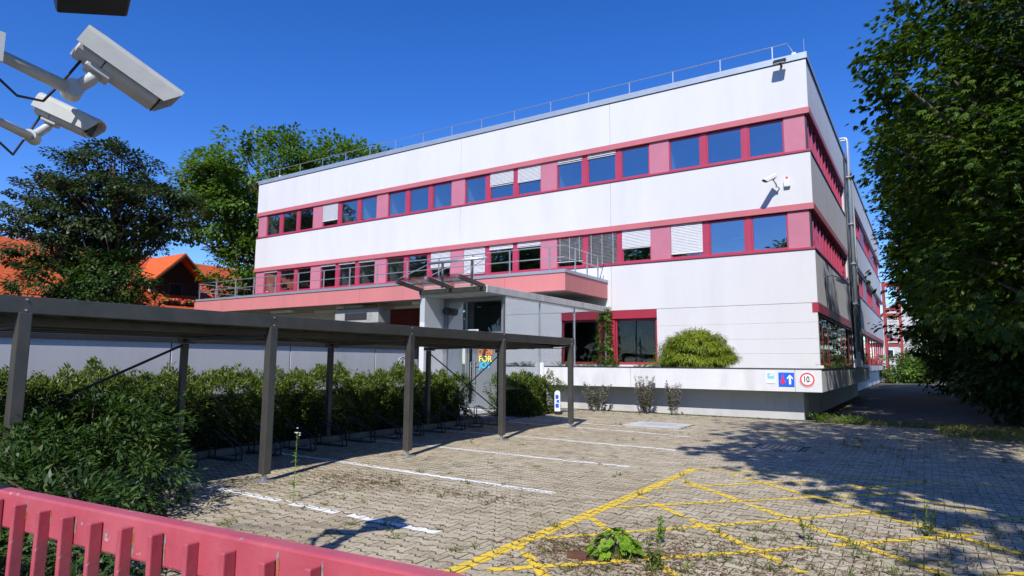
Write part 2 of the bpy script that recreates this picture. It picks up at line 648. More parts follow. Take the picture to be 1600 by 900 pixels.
def in_hole(x, y):
    # the shallow gutter box and the manhole plate, and where pavers gave way to weeds
    if -7.0 < x < -5.35 and 16.2 < y < 17.5: return True
    if -2.95 < x < -2.1 and 13.3 < y < 14.2: return True
    return False


cells = np.array([c for c in cells if not in_hole(*c)])


def to_px(p):
    q = np.asarray(p, float) - np.array(EYE)
    F_, R_, U_ = np.array(_f), np.array(_r2), np.array(_u2)
    w = q @ F_
    return 800 + FPX * (q @ R_) / w, 450 - FPX * (q @ U_) / w, w


def paver_geo(cx, cy, dz, tx, ty):
    xi = OUT_IN[:, 0]
    yi = OUT_IN[:, 1]
    top = np.stack([cx + xi, cy + yi, dz + tx * xi + ty * yi], 1)
    low = np.stack([cx + OUT_EX[:, 0], cy + OUT_EX[:, 1], dz - .005 + tx * xi + ty * yi], 1)
    bot = np.stack([cx + OUT_EX[:, 0], cy + OUT_EX[:, 1], np.full(NO, -.03)], 1)
    return top, low, bot


def sink(x, y):
    return .006 * sin(x * .9 + y * .35) * cos(y * .55 - .3 * x)


px, py, pw = to_px(np.c_[cells, np.zeros(len(cells))])
# largest single stones in view: nearest ones inside the frame and not behind the fence
vis = (px > 330) & (px < 1600) & (py < 900) & (pw > 0) & (cells[:, 0] > -7.3) & (py < 890)
rank = np.where(vis, pw, 1e9)
order = np.argsort(rank)
single = set(order[:300].tolist())
tones = np.clip(rng.normal(.55, .18, len(cells)), .17, 1)
dzs = rng.normal(0, .0016, len(cells))
tilt = rng.normal(0, .012, (len(cells), 2))
DZ = np.array([sink(*c) for c in cells]) + dzs
VAR = []
for k in range(10):
    t = (k + .5) / 10
    top, low, bot = paver_geo(0, 0, 0, 0, 0)
    bot[:, 2] = -.03
    vs = np.concatenate([top, low, bot])
    fs = [tuple(range(NO))]
    for a in (0, NO):
        fs += [(a + i, a + NO + i, a + NO + (i + 1) % NO, a + (i + 1) % NO) for i in range(NO)]
    me = bpy.data.meshes.new('paver')
    me.from_pydata(vs.tolist(), [], fs)
    at = me.attributes.new('tone', 'FLOAT', 'FACE')
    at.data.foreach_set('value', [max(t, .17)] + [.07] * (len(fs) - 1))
    me.materials.append(MATS['paver'])
    fix_normals(me)
    VAR.append(me)
bulkv, bulkf, bulkt = [], [], []
for k, (cx, cy) in enumerate(cells):
    if k in single:
        o = link('paver', VAR[min(9, int(tones[k] * 10))], pavement)
        o.location = (cx, cy, DZ[k])
        o.rotation_euler = (tilt[k, 1], -tilt[k, 0], 0)
    else:
        top, low, bot = paver_geo(cx, cy, DZ[k], *tilt[k])
        n = len(bulkv) * 3 * NO
        bulkv.append(np.concatenate([top, low, bot]))
        bulkf.append(tuple(n + i for i in range(NO)))
        for a in ((0,) if cy > 11 else (0, NO)):
            bulkf += [(n + a + i, n + a + NO + i, n + a + NO + (i + 1) % NO, n + a + (i + 1) % NO) for i in range(NO)]
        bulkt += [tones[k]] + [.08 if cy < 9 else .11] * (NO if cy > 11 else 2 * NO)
me = bpy.data.meshes.new('pavers')
me.from_pydata(np.concatenate(bulkv).tolist(), [], bulkf)
at = me.attributes.new('tone', 'FLOAT', 'FACE')
at.data.foreach_set('value', bulkt)
me.materials.append(MATS['paver'])
o = link('paver_field', me, pavement)
o['kind'] = 'stuff'


def clip_poly(poly, a, b):
    """keep the side left of the line a->b"""
    out = []
    n = len(poly)
    ex, ey = b[0] - a[0], b[1] - a[1]
    side = [ex * (p[1] - a[1]) - ey * (p[0] - a[0]) for p in poly]
    for i in range(n):
        p, q, sp, sq = poly[i], poly[(i + 1) % n], side[i], side[(i + 1) % n]
        if sp >= 0: out.append(p)
        if (sp >= 0) != (sq >= 0):
            t = sp / (sp - sq)
            out.append((p[0] + (q[0] - p[0]) * t, p[1] + (q[1] - p[1]) * t))
    return out


def road_line(a, b, w, mat, label, skip=0., seed=1, name='parking_line', lift=.0022):
    r = random.Random(seed)
    a, b = np.array(a, float), np.array(b, float)
    d = (b - a) / np.linalg.norm(b - a)
    nn = np.array([-d[1], d[0]])
    rect = [a - nn * w / 2, b - nn * w / 2, b + nn * w / 2, a + nn * w / 2]
    mb = MB()
    rel = cells - a
    t = rel @ d
    s_ = rel @ nn
    L = np.linalg.norm(b - a)
    for k in np.where((t > -.15) & (t < L + .15) & (np.abs(s_) < w / 2 + .15))[0]:
        if r.random() < skip: continue
        cx, cy = cells[k]
        poly = [(cx + x, cy + y) for x, y in OUT_IN]
        for i in range(4):
            if len(poly) < 3: break
            poly = clip_poly(poly, rect[i], rect[(i + 1) % 4])
        if len(poly) >= 3:
            z = [DZ[k] + tilt[k, 0] * (x - cx) + tilt[k, 1] * (y - cy) + lift for x, y in poly]
            mb.add([(x, y, zz) for (x, y), zz in zip(poly, z)], [tuple(range(len(poly)))])
    o = mb.build(name, mat, pavement)
    if label: o['label'] = label
    return o


for i, (yy, yb, xe) in enumerate(((5.05, 4.98, -4.06), (7.46, 7.30, -4.07), (9.86, 9.82, -4.07), (12.3, 12.15, -4.1), (14.95, 14.6, -4.6), (16.05, 15.72, -4.9))):
    road_line((-9.8, yy + (yy - yb) * .35), (xe, yb), .125 if i < 4 else .10, 'paint_white', None, .02 if i < 3 else .06, i)
YEL = [((-3.26, 1.95), (-3.14, 10.18), .125), ((-3.14, 10.18), (.9, 11.33), .075), ((-3.19, 5.07), (-2.2, 4.1), .085), ((-3.13, 6.39), (-1.2, 4.55), .075),
       ((-3.11, 7.74), (-.9, 5.72), .08), ((-3.13, 9.23), (.35, 6.0), .085), ((-2.56, 10.03), (.9, 7.1), .08), ((-1.1, 10.24), (.9, 8.8), .07),
       ((-3.15, 6.93), (-.45, 9.72), .07), ((-3.12, 8.27), (-1.5, 10.08), .065), ((-3.11, 5.38), (-.1, 8.95), .07), ((-3.02, 4.31), (.35, 7.95), .075),
       ((-1.4, 9.2), (-.1, 10.9), .06), ((-2.1, 3.9), (.8, 6.9), .075)]
for i, (a, b, w) in enumerate(YEL):
    road_line(a, b, w * 1.12, 'paint_yellow', None, 0. if i == 0 else .05, 40 + i, 'hatching_line', .0022 + .0012 * (i + 1) / 4)

# kerb along the hedge bed and the soil in it
mb = MB()
kerb = MB().box(-10.55, -10.4, 1.2, 15.75, -.05, .10).build('kerb', 'kerb_stone', kind='structure', bevel=.012)
for k in range(15):
    y0 = 1.2 + k * .97
bed = sheet('hedge_bed', -13.1, -10.55, .0, 15.8, -.01, 'soil')
sheet('hedge_bed', -12.1, -10.4, 16.5, 19.4, .012, 'soil')
sheet('hedge_bed', -9.5, -4.3, 1.75, 2.75, .016, 'soil')
sheet('entrance_path', -15.2, -10.4, 15.82, 20.5, .002, 'concrete')

# ------------------------------------------------------------------ office building
YF, XR, XL = 27.03, -3.35, -39.0
ROOF, H2, S2, H1, S1, GH, GB = 14.05, 11.99, 10.13, 8.04, 6.15, 4.03, 1.6
YB = 75.4
building = thing('office_building', 'white three storey flat roofed office building with pink window bands', 'building', (XR, YF, 0))


def mapf(face):
    if face == 'front':
        return lambda u, d, z: (u, YF + d, z)
    return lambda u, d, z: (XR - d, u, z)


def fbox(mb, face, u0, u1, d0, d1, z0, z1):
    m = mapf(face)
    a, b = m(u0, d0, z0), m(u1, d1, z1)
    return mb.box(min(a[0], b[0]), max(a[0], b[0]), min(a[1], b[1]), max(a[1], b[1]), z0, z1)


def fpart(name, mat, face, u0, u1, d0, d1, z0, z1, parent=None, bevel=0.):
    return fbox(MB(), face, u0, u1, d0, d1, z0, z1).build(name, mat, parent or building, bevel=bevel)


# white wall bands, cast in panels with open joints
JX = [XL, -32.6, -20.93, -12.0, XR]
J = .006
ZB = {'top': (H2, ROOF), 'mid': (H1, S2), 'low': (GH + .03, S1)}
for (z0, z1) in ZB.values():
    for a, b in zip(JX[:-1], JX[1:]):
        b2 = b if b == XR else b - J
        fpart('wall_panel', 'white_render', 'front', a + (0 if a == XL else J), b2, 0, .3, z0, z1, bevel=.008)
# ground floor wall right of and left of the shop window, lying in board courses
GW0, GW1 = -14.9, -9.85
cz = [1.2, 2.08, 2.66, 3.30, GH + .024]
for a, b in ((XL, GW0), (GW1, XR - .02)):
    for z0, z1 in zip(cz[:-1], cz[1:]):
        fpart('wall_panel', 'white_render', 'front', a, b, .004, .3, z0, z1 - .006, bevel=.004)
fpart('wall_core', 'white_render', 'front', XL + .1, GW0 - .02, .016, .32, 1.2, GH)
fpart('wall_core', 'white_render', 'front', GW1 + .02, XR - .3, .016, .32, 1.2, GH)
fpart('wall_panel', 'white_render', 'front', XL, XR, .3, .5, 0, 1.2)
# right side: same bands running back, with blank stretch between the two window runs
RJ = [YF + .3, 33.5, 40.2, 46.0, 53.5, 61.0, 68.5, YB]
for (z0, z1) in ZB.values():
    for a, b in zip(RJ[:-1], RJ[1:]):
        fpart('wall_panel', 'white_render', 'side', a + (0 if a == YF + .3 else J), b, 0, .3, z0, z1, bevel=.008)
for z0, z1 in ((S1, H1), (S2, H2)):
    fpart('wall_panel', 'white_render', 'side', 40.3, 46.0, .02, .3, z0 + .002, z1 - .002)
for a, b in ((41.5, 47.0), (74.2, YB)):
    fpart('wall_panel', 'white_render', 'side', a, b, .01, .3, 1.2, GH + .03)
fpart('wall_panel', 'white_render', 'side', YF + .3, YB, .3, .5, 0, 1.2)
# left end and back closing walls, roof slab, floors inside
MB().box(XL, XL + .3, YF + .3, YB, 0, ROOF).build('end_wall', 'white_render', building)
MB().box(XL + .3, XR - .3, YB - .3, YB, 0, ROOF).build('rear_wall', 'white_render', building)
MB().box(XL + .3, XR - .3, YF + .3, YB - .3, ROOF - .45, ROOF - .1).build('roof', 'concrete', building)
for z0, z1 in ((S2 - 1.0, S2 - .65), (S1 - 1.1, S1 - .75), (1.1, 1.3)):
    MB().box(XL + .3, XR - .3, YF + .5, YB - .3, z0, z1).build('floor_slab', 'interior_floor', building)
for z in (H2 + .18, H1 + .18, GH + .2):
    MB().box(XL + .3, XR - .3, YF + .3, YF + 7, z, z + .05).build('ceiling', 'interior_wall', building)
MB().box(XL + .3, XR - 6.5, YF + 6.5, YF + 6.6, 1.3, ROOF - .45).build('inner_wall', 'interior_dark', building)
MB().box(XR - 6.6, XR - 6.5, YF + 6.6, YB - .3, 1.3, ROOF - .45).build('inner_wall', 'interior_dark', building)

# roof edge flashing and seam
fpart('roof_flashing', 'grey_flashing', 'front', XL - .03, XR + .05, -.05, .35, ROOF + .0, ROOF + .26)
fpart('roof_flashing', 'grey_flashing', 'side', YF + .35, YB, -.05, .35, ROOF + .0, ROOF + .26)
fpart('flashing_seam', 'dark_seal', 'front', XL - .02, XR + .02, -.022, 0, ROOF - .03, ROOF - .001)
fpart('flashing_seam', 'dark_seal', 'side', YF, YB, -.05, 0, ROOF - .06, ROOF - .001)


def header(face, u0, u1, z):
    fpart('header_band', 'pink_header', face, u0, u1, -.035, .1, z - .26, z - .004, bevel=.006)


def sill(face, u0, u1, z):
    fpart('window_sill', 'pink_frame', face, u0, u1, -.02, .22, z + .025, z + .11, bevel=.006)
    fpart('sill_seam', 'dark_seal', face, u0, u1, -.03, .2, z + .002, z + .022)


for z in (H2, H1):
    header('front', XL - .02, XR + .035, z)
    fpart('header_band', 'pink_header', 'side', YF + .1, 40.3, -.035, .1, z - .26, z - .004)
    fpart('header_band', 'pink_header', 'side', 46.0, YB, -.035, .1, z - .26, z - .004)
    fpart('green_trim', 'door_grey', 'side', 46.0, YB, -.09, -.036, z - .1, z + .02)
for z in (S2, S1):
    sill('front', XL + .02, XR + .02, z)
    sill('side', YF + .22, 40.3, z)
    sill('side', 46.0, YB, z)


def blind_mesh(mb, face, u0, u1, ztop, zbot, tilt_open, d=.075):
    """venetian blind: separate tilted slats, ladder cords, bottom rail"""
    step = .068
    n = max(1, int((ztop - zbot) / step))
    m = mapf(face)
    for i in range(n):
        z = ztop - (i + .5) * step
        if tilt_open:
            a = [m(u0, d - .03, z - .008), m(u1, d - .03, z - .008), m(u1, d + .03, z + .012), m(u0, d + .03, z + .012)]
        else:
            a = [m(u0, d - .012, z - .036), m(u1, d - .012, z - .036), m(u1, d + .014, z + .034), m(u0, d + .014, z + .034)]
        t = Vector(m(0, -.004, 0)) - Vector(m(0, 0, 0))
        mb.plate(a, t)
    fbox(mb, face, u0, u1, d - .025, d + .025, zbot - .03, zbot)
    for k in range(3):
        u = u0 + (u1 - u0) * (.12 + .38 * k)
        fbox(mb, face, u - .008, u + .008, d - .034, d - .03, zbot, ztop)


def window(face, u0, u1, zs, zh, blind=0., mode='closed', frame='pink_frame', share=None):
    """zs sill line, zh header line; the pane sits behind a red frame, the blind hangs outside"""
    z0, z1 = zs + .111, zh - .30
    f = MB()
    w = .062
    fbox(f, face, u0, u0 + w, .10, .19, z0, z1)
    fbox(f, face, u1 - w, u1, .10, .19, z0, z1)
    fbox(f, face, u0 + w, u1 - w, .10, .19, z0, z0 + w + .015)
    fbox(f, face, u0 + w, u1 - w, .10, .19, z1 - w, z1)
    win = f.build('window', frame, building, bevel=.008)
    p = MB()
    fbox(p, face, u0 + w, u1 - w, .145, .153, z0 + w + .015, z1 - w)
    p.build('pane', 'window_glass', win)
    if blind:
        b = MB()
        zt = z1 + .03
        blind_mesh(b, face, u0 + .015, u1 - .015, zt, zt - (zt - z0) * blind, mode == 'open')
        b.build('blind', 'dark_metal' if mode == 'dark' else 'blind_slat', win)
    return win


P0, PITCH_W = -4.315, 5.766
SLOT = [(-4.84, -3.42), (-3.16, -1.65), (-1.41, 0)]
blinds2 = {3: (.74, 'closed'), 10: (.50, 'closed'), 11: (.52, 'closed'), 12: (.13, 'closed'), 13: (.13, 'closed')}
blinds1 = {8: (.62, 'closed'), 9: (.93, 'closed'), 10: (.14, 'closed'), 11: (.16, 'closed'), 12: (.80, 'open'), 13: (1.0, 'open'),
           14: (.56, 'closed'), 15: (.86, 'closed'), 3: (.06, 'closed'), 4: (.06, 'closed'), 5: (.06, 'closed'), 0: (.06, 'closed')}
for (zs, zh, bl) in ((S2, H2, blinds2), (S1, H1, blinds1)):
    for g in range(6):
        right = P0 - (5 - g) * PITCH_W
        for i, (a, b) in enumerate(SLOT):
            k = g * 3 + i
            bb = bl.get(k, (0, ''))
            window('front', right + a, right + b, zs, zh, bb[0], bb[1])
        for a, b in ((-3.42, -3.16), (-1.65, -1.41)):
            fpart('mullion', 'pink_frame', 'front', right + a + .003, right + b - .003, .085, .2, zs + .111, zh - .27, bevel=.006)
        fpart('pilaster_panel', 'pink_panel', 'front', right + .003 if g == 5 else right + .003, (XR - .16) if g == 5 else right + PITCH_W - 4.843,
              .06, .2, zs + .111, zh - .27, bevel=.006)
        fpart('gap_strip', 'dark_seal', 'front', right - 4.84, right + .92 if g < 5 else XR - .2, .201, .215, zh - .32, zh - .2)
        # partition wall inside, behind each panel
        for i in ((1, 2) if g == 1 else (0, 2) if g == 2 else (0,)):
            MB().box(right + SLOT[i][0] - (.9 if i == 0 else .2), right + SLOT[i][0] - .016, YF + .23, YF + 6.5, zs - .6, zh + .17).build('partition', 'interior_wall', building)
    fpart('pilaster_panel', 'pink_panel', 'front', XL + .12, P0 - 5 * PITCH_W - 4.843, .06, .2, zs + .111, zh - .27)
    fpart('corner_post', 'dark_metal', 'side', YF + .1, YF + .3, .1, .16, zs + .111, zh - .27)
    # side runs
    for (ya, yb, n) in ((YF + .5, 40.2, 12), (46.4, 74.0, 22)):
        wd = (yb - ya) / n
        for k in range(n):
            if n == 22 and k in (4, 5, 6, 12, 13, 14, 15):
                fpart('pilaster_panel', 'red_frame', 'side', ya + k * wd + .02, ya + (k + 1) * wd - .02, .06, .2, zs + .111, zh - .27)
            else:
                window('side', ya + k * wd + .04, ya + (k + 1) * wd - .04, zs, zh)
            fpart('mullion', 'pink_frame', 'side', ya + k * wd - .03, ya + k * wd + .03, .09, .2, zs + .111, zh - .27)
# shop windows on the ground floor, front
for a, b in ((GW0 + .03, -12.45), (-11.85, GW1 - .03)):
    f = MB()
    for args in ((a, a + .07, .08, .2, GB, GH - .36), (b - .07, b, .08, .2, GB, GH - .36), (a + .07, b - .07, .08, .2, GB, GB + .1), (a + .07, b - .07, .08, .2, GH - .46, GH - .36)):
        fbox(f, 'front', *args)
    w_ = f.build('shop_window', 'red_frame', building, bevel=.008)
    fbox(MB(), 'front', a + .07, b - .07, .14, .15, GB + .1, GH - .46).build('pane', 'shop_glass', w_)
fpart('header_band', 'red_frame', 'front', GW0, GW1, -.03, .2, GH - .355, GH + .01)
fpart('pier', 'red_frame', 'front', -12.44, -11.86, .03, .2, GB, GH - .36)
fpart('wall_panel', 'white_render', 'front', GW0, GW1, 0, .3, 1.2, GB - .01)
for x in (-16.5, -9.4):
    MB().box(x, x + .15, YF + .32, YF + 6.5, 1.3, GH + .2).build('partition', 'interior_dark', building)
# ground floor windows along the side, low red frames
for k in range(8):
    a, b = YF + .25 + k * 1.78, YF + .25 + k * 1.78 + 1.72
    f = MB()
    for args in ((a, a + .07, (.02 if k == 0 else .12), .2, GB, GH - .36), (b - .05, b, .12, .2, GB, GH - .36), (a + .12, b - .08, .05, .2, GB, GB + .12), (a + .12, b - .08, .05, .2, GH - .46, GH - .36)):
        fbox(f, 'side', *args)
    w_ = f.build('shop_window', 'red_frame', building)
    fbox(MB(), 'side', a + .12, b - .08, .12, .13, GB + .12, GH - .46).build('pane', 'shop_glass', w_)
fpart('header_band', 'red_frame', 'side', YF - .01, 41.4, -.03, .2, GH - .355, GH + .028)
for k in range(9):
    a = 47.1 + k * 3
    window('side', a, a + 2.9, 1.5, GH, frame='red_frame')
fpart('header_band', 'red_frame', 'side', 47.02, 74.1, -.03, .2, GH - .29, GH + .028)
fpart('wall_panel', 'white_render', 'side', 47.02, 74.1, .0, .3, 1.2, 1.6)
# tall ventilation pipes at the joint between the wings
for k, yy in enumerate((42.3, 42.75)):
    x = XR + .16
    MB().tube([(x, yy, 2.4), (x, yy, 15.2), (x - .04, yy, 15.33), (x - .15, yy, 15.38), (x - .9, yy, 15.38), (x - 1.0, yy, 15.3), (x - 1.03, yy, 14.4)], .075, 10).build('vent_pipe', 'grey_flashing', building, smooth=True)
for z in (5.2, 7.6, 10.0, 12.9):
    MB().box(XR, XR + .26, 42.15, 42.9, z, z + .05).build('pipe_clip', 'galvanised', building)
MB().tube([(XR + .06, 40.9, 2.0), (XR + .06, 40.9, 14.0)], .05, 8).build('downpipe', 'dark_metal', building, smooth=True)
MB().tube([(XR + .06, 45.8, 2.0), (XR + .06, 45.8, 14.0)], .055, 8).build('downpipe', 'door_grey', building, smooth=True)
# lightning rod at the corner
MB().tube([(XR - .1, YF + .45, 14.3), (XR - .1, YF + .45, 15.1)], .012, 6).build('lightning_rod', 'galvanised', building)

# roof railing
rail = thing('roof_railing', 'thin galvanised railing along the front roof edge of the white building', 'railing', (XL, YF + .2, ROOF + .26))
xs = [-37.02, -34.85, -32.6, -30.42, -28.25, -26.1, -23.9, -21.78, -19.7, -17.55, -15.35, -13.2, -11.05, -8.93, -6.8, -4.64]
for x in xs:
    m = MB()
    m.bar((x, YF + .2, ROOF + .26), (x, YF + .2, ROOF + .90), .045, .03)
    m.box(x - .09, x + .09, YF + .12, YF + .28, ROOF + .262, ROOF + .30)
    m.build('railing_post', 'galvanised', rail)
MB().tube([(-38.4, YF + .2, ROOF + .90), (-4.05, YF + .2, ROOF + .90), (-3.8, YF + .2, ROOF + .36)], .018, 6).build('handrail', 'galvanised', rail)
for x in (-3.8, -36.9):
    MB().box(x - .08, x + .08, YF + .1, YF + .3, ROOF + .262, ROOF + .4).build('foot_block', 'camera_white', rail)

# ------------------------------------------------------------------ pink loading canopy
CX0, CX1, CY0, CZ0, CZ1 = -39.0, -12.2, 22.84, 4.62, 5.46
canopy = thing('loading_canopy', 'long salmon pink flat canopy projecting from the white facade above the yard', 'canopy', (CX1, CY0, 0))
MB().box(CX0 + .2, CX1 - .2, CY0 + .2, YF + .0 - .002, CZ0 + .12, CZ1 - .05).build('roof_slab', 'soffit', canopy)
n = 9
wd = (CX1 - CX0) / n
for k in range(n):
    MB().box(CX0 + k * wd + .006, CX0 + (k + 1) * wd - (.006 if k < n - 1 else 0), CY0, CY0 + .19, CZ0, CZ1 - .1).build('fascia_panel', 'salmon_fascia', canopy, bevel=.006)
for k in range(2):
    a = CY0 + .192 + k * 2.0
    MB().box(CX1 - .19, CX1, a, a + 1.988, CZ0, CZ1 - .1).build('fascia_panel', 'salmon_fascia', canopy, bevel=.006)
MB().box(CX0, CX0 + .19, CY0 + .192, YF - .003, CZ0, CZ1 - .1).build('fascia_panel', 'salmon_fascia', canopy)
MB().box(CX0 - .04, CX1 + .03, CY0 - .04, CY0 + .3, CZ1 - .098, CZ1 + .03).build('edge_flashing', 'grey_flashing', canopy)
MB().box(CX1 - .3, CX1 + .03, CY0 + .302, YF - .01, CZ1 - .098, CZ1 + .03).build('edge_flashing', 'grey_flashing', canopy)
for y in (23.6, 24.3, 25.0, 25.7, 26.4):
    MB().box(CX0 + .3, CX1 - .3, y, y + .12, CZ0 + .03, CZ0 + .118).build('soffit_rib', 'soffit', canopy)
for x, y in ((-25.9, 23.9), (-20.4, 23.9), (-32.0, 24.2), (-29.5, 25.4), (-23.0, 25.4)):
    m = MB().box(x - 1.0, x + 1.0, y - .09, y + .09, CZ0 - .12, CZ0 + .028)
    m.build('strip_lamp', 'camera_white', canopy, bevel=.01)
# railing on the canopy
zr0, zr1 = CZ1 + .03, CZ1 + 1.08
crail = thing('canopy_railing', 'galvanised two rail safety railing standing on the pink canopy', 'railing', (CX1, CY0, zr0))
yr = CY0 + .12
pts = [(x, yr) for x in (-38.7, -36.9, -34.9, -33.1, -31.1, -29.1, -27.0, -25.0, -23.0, -21.0, -19.0, -17.0, -15.0, -13.0)] + [(CX1 - .1, y) for y in (23.95, 25.1, 26.2)]
pts += [(CX0 + .12, y) for y in (24.3, 25.7)]
for x, y in pts:
    MB().bar((x, y, zr0), (x, y, zr1), .05, .05).build('railing_post', 'galvanised', crail)
for z in (zr1 - .02, zr0 + .53):
    MB().tube([(CX0 + .12, YF - .3, z), (CX0 + .12, yr, z), (CX1 - .1, yr, z), (CX1 - .1, YF - .3, z)], .024, 6).build('handrail', 'galvanised', crail)
# rear of the loading bay: dark red gate and grey unit under the canopy
gate = thing('roller_gate', 'dark red loading gate in the shade under the pink canopy', 'gate', (-26, YF - .08, 0))
for k in range(12):
    MB().box(-30.5, -17.2, YF - .09, YF - .02, .02 + k * .385, .02 + k * .385 + .375).build('gate_slat', 'dark_red', gate)
ac = thing('ceiling_unit', 'grey ventilation box hanging below the pink canopy', 'air unit', (-24.8, 23.5, 3.8))
MB().box(-26.4, -23.2, 23.3, 24.2, 3.62, 4.35).build('casing', 'concrete', ac, bevel=.03)
for x in (-26.1, -23.5):
    MB().box(x, x + .06, 23.6, 23.66, 4.35, CZ0 + .03).build('hanger', 'galvanised', ac)
MB().box(-25.6, -24.0, 23.27, 23.299, 3.8, 4.15).build('grille', 'dark_metal', ac)

# ------------------------------------------------------------------ glazed entrance porch
VX1, VX0, VY0, VYG, VZ = -12.25, -15.12, 17.24, 18.4, 3.98
porch = thing('entrance_porch', 'white flat roofed entrance porch with tall glass side and grey doors', 'porch', (VX1, VYG, 0))
MB().box(VX0 - .03, VX1 + .10, VY0, YF - .006, VZ, VZ + .25).build('roof_slab', 'concrete_pale', porch, bevel=.012)
MB().box(VX0, VX0 + .22, VY0 + .03, YF - .02, 0, VZ - .002).build('side_wall', 'white_render', porch)
MB().box(VX0 + .24, VX1 - .02, VYG - .3, YF - .02, .004, .03).build('porch_floor', 'concrete_pale', porch)
# front glazing frame at VYG
f = MB()
xa, xb, xc, xd = VX0 + .24, VX0 + 1.28, VX1 - .08, VX1
DT, DH = 2.72, 2.34
f.box(xa, xa + .14, VYG - .05, VYG + .05, .03, VZ - .003)
f.box(xb - .04, xb + .04, VYG - .05, VYG + .05, .03, VZ - .003)
f.box(xc, xd, VYG - .05, VYG + .05, .03, VZ - .003)
f.box(xa + .14, xb - .04, VYG - .05, VYG + .05, VZ - .15, VZ - .003)
f.box(xb + .04, xc, VYG - .05, VYG + .05, VZ - .15, VZ - .003)
f.box(xb + .04, xc, VYG - .06, VYG + .06, DH + .02, DT)
fr = f.build('front_frame', 'door_grey', porch, bevel=.008)
MB().box(xa + .14, xb - .04, VYG - .008, VYG + .008, .03, VZ - .15).build('side_light', 'porch_glass', porch)
MB().box(xb + .04, xc, VYG - .008, VYG + .008, DT, VZ - .15).build('transom_light', 'shop_glass', porch)
MB().box(xb + .04, xc, VYG + .35, VYG + .40, DT, VZ - .15).build('transom_screen', 'interior_dark', porch)
MB().box(xb + .1, xb + .55, VYG - .075, VYG - .0605, DT - .02, DT + .1).build('house_number_plate', 'sign_white', porch)
MB().box(xb + .16, xb + .49, VYG - .08, VYG - .0755, DT + .015, DT + .065).build('plate_print', 'concrete', porch)
xm = xb + .34
for (a, b, hx) in ((xb + .05, xm - .005, xm - .09), (xm + .005, xc - .01, xm + .09)):
    d = MB()
    d.box(a, a + .07, VYG - .03, VYG + .03, .05, DH)
    d.box(b - .07, b, VYG - .03, VYG + .03, .05, DH)
    d.box(a + .07, b - .07, VYG - .03, VYG + .03, .05, .2)
    d.box(a + .07, b - .07, VYG - .03, VYG + .03, DH - .09, DH)
    door = d.build('door', 'door_grey', porch, bevel=.006)
    MB().box(a + .07, b - .07, VYG - .006, VYG + .006, .2, DH - .09).build('door_pane', 'door_grey' if hx > xm else 'shop_glass', door)
    MB().tube([(hx, VYG - .032, .95), (hx, VYG - .10, .95), (hx, VYG - .10, 1.65), (hx, VYG - .032, 1.65)], .018, 8).build('handle', 'galvanised', door)
    MB().box(hx - .02, hx + .12 * (1 if hx > xm else -1) if hx > xm else hx + .02, VYG - .05, VYG - .032, 1.5, 1.54).build('lock_plate', 'galvanised', door)


def text_mesh(s, size, mat, extr=.003, sx=1., bold=0.):
    cu = bpy.data.curves.new('lettering', 'FONT')
    cu.body = s
    cu.size = size
    cu.extrude = extr
    cu.offset = bold
    cu.align_x = 'CENTER'
    cu.align_y = 'CENTER'
    cu.resolution_u = 4
    ob = bpy.data.objects.new('lettering', cu)
    COL.objects.link(ob)
    dg = bpy.context.evaluated_depsgraph_get()
    me = bpy.data.meshes.new_from_object(ob.evaluated_get(dg))
    bpy.data.objects.remove(ob)
    me.materials.clear()
    me.materials.append(MATS[mat])
    if sx != 1: me.transform(Matrix.Diagonal((sx, 1, 1, 1)))
    return me


def letters(name, s, size, mat, parent, x, y, z, sx=1., bold=0.):
    """lettering facing -Y"""
    me = text_mesh(s, size, mat, .003, sx, bold)
    me.transform(Matrix.Translation(Vector((x, y, z)) - wloc(parent)) @ Matrix.Rotation(pi / 2, 4, 'X'))
    return link(name, me, parent)


tx = (xm + .08 + xc - .01) / 2 - .12
for s_, z, mt in (('OPEN', 1.99, 'letter_orange'), ('FOR', 1.76, 'letter_yellow'), ('JOY', 1.53, 'letter_cyan')):
    letters('lettering', s_, .30, mt, porch, tx, VYG - .036, z, .80 if s_ == 'OPEN' else 1.0, .006)
# long glass side
gy = [VYG + .06, 20.88, 23.75, YF - .12]
for a, b in zip(gy[:-1], gy[1:]):
    MB().box(VX1 - .012, VX1 + .004, a + .025, b - .025, .06, VZ - .06).build('glass_pane', 'porch_glass', porch)
for y in gy[1:]:
    MB().box(VX1 - .035, VX1 + .03, y - .024, y + .024, .03, VZ - .003).build('glazing_bar', 'galvanised', porch)
MB().box(VX1 - .035, VX1 + .03, VYG + .06, YF - .15, VZ - .06, VZ - .003).build('head_rail', 'galvanised', porch)
MB().tube([(VX0 + .5, VYG - .07, 3.5), (VX0 + .5, VYG - .3, 3.5)], .14, 14).build('round_lamp', 'dark_metal', porch)
MB().box(-15.0, -14.92, VY0 - .012, VY0 + .029, .02, .0201 + .0).build('sill_strip', 'concrete', porch) if False else None

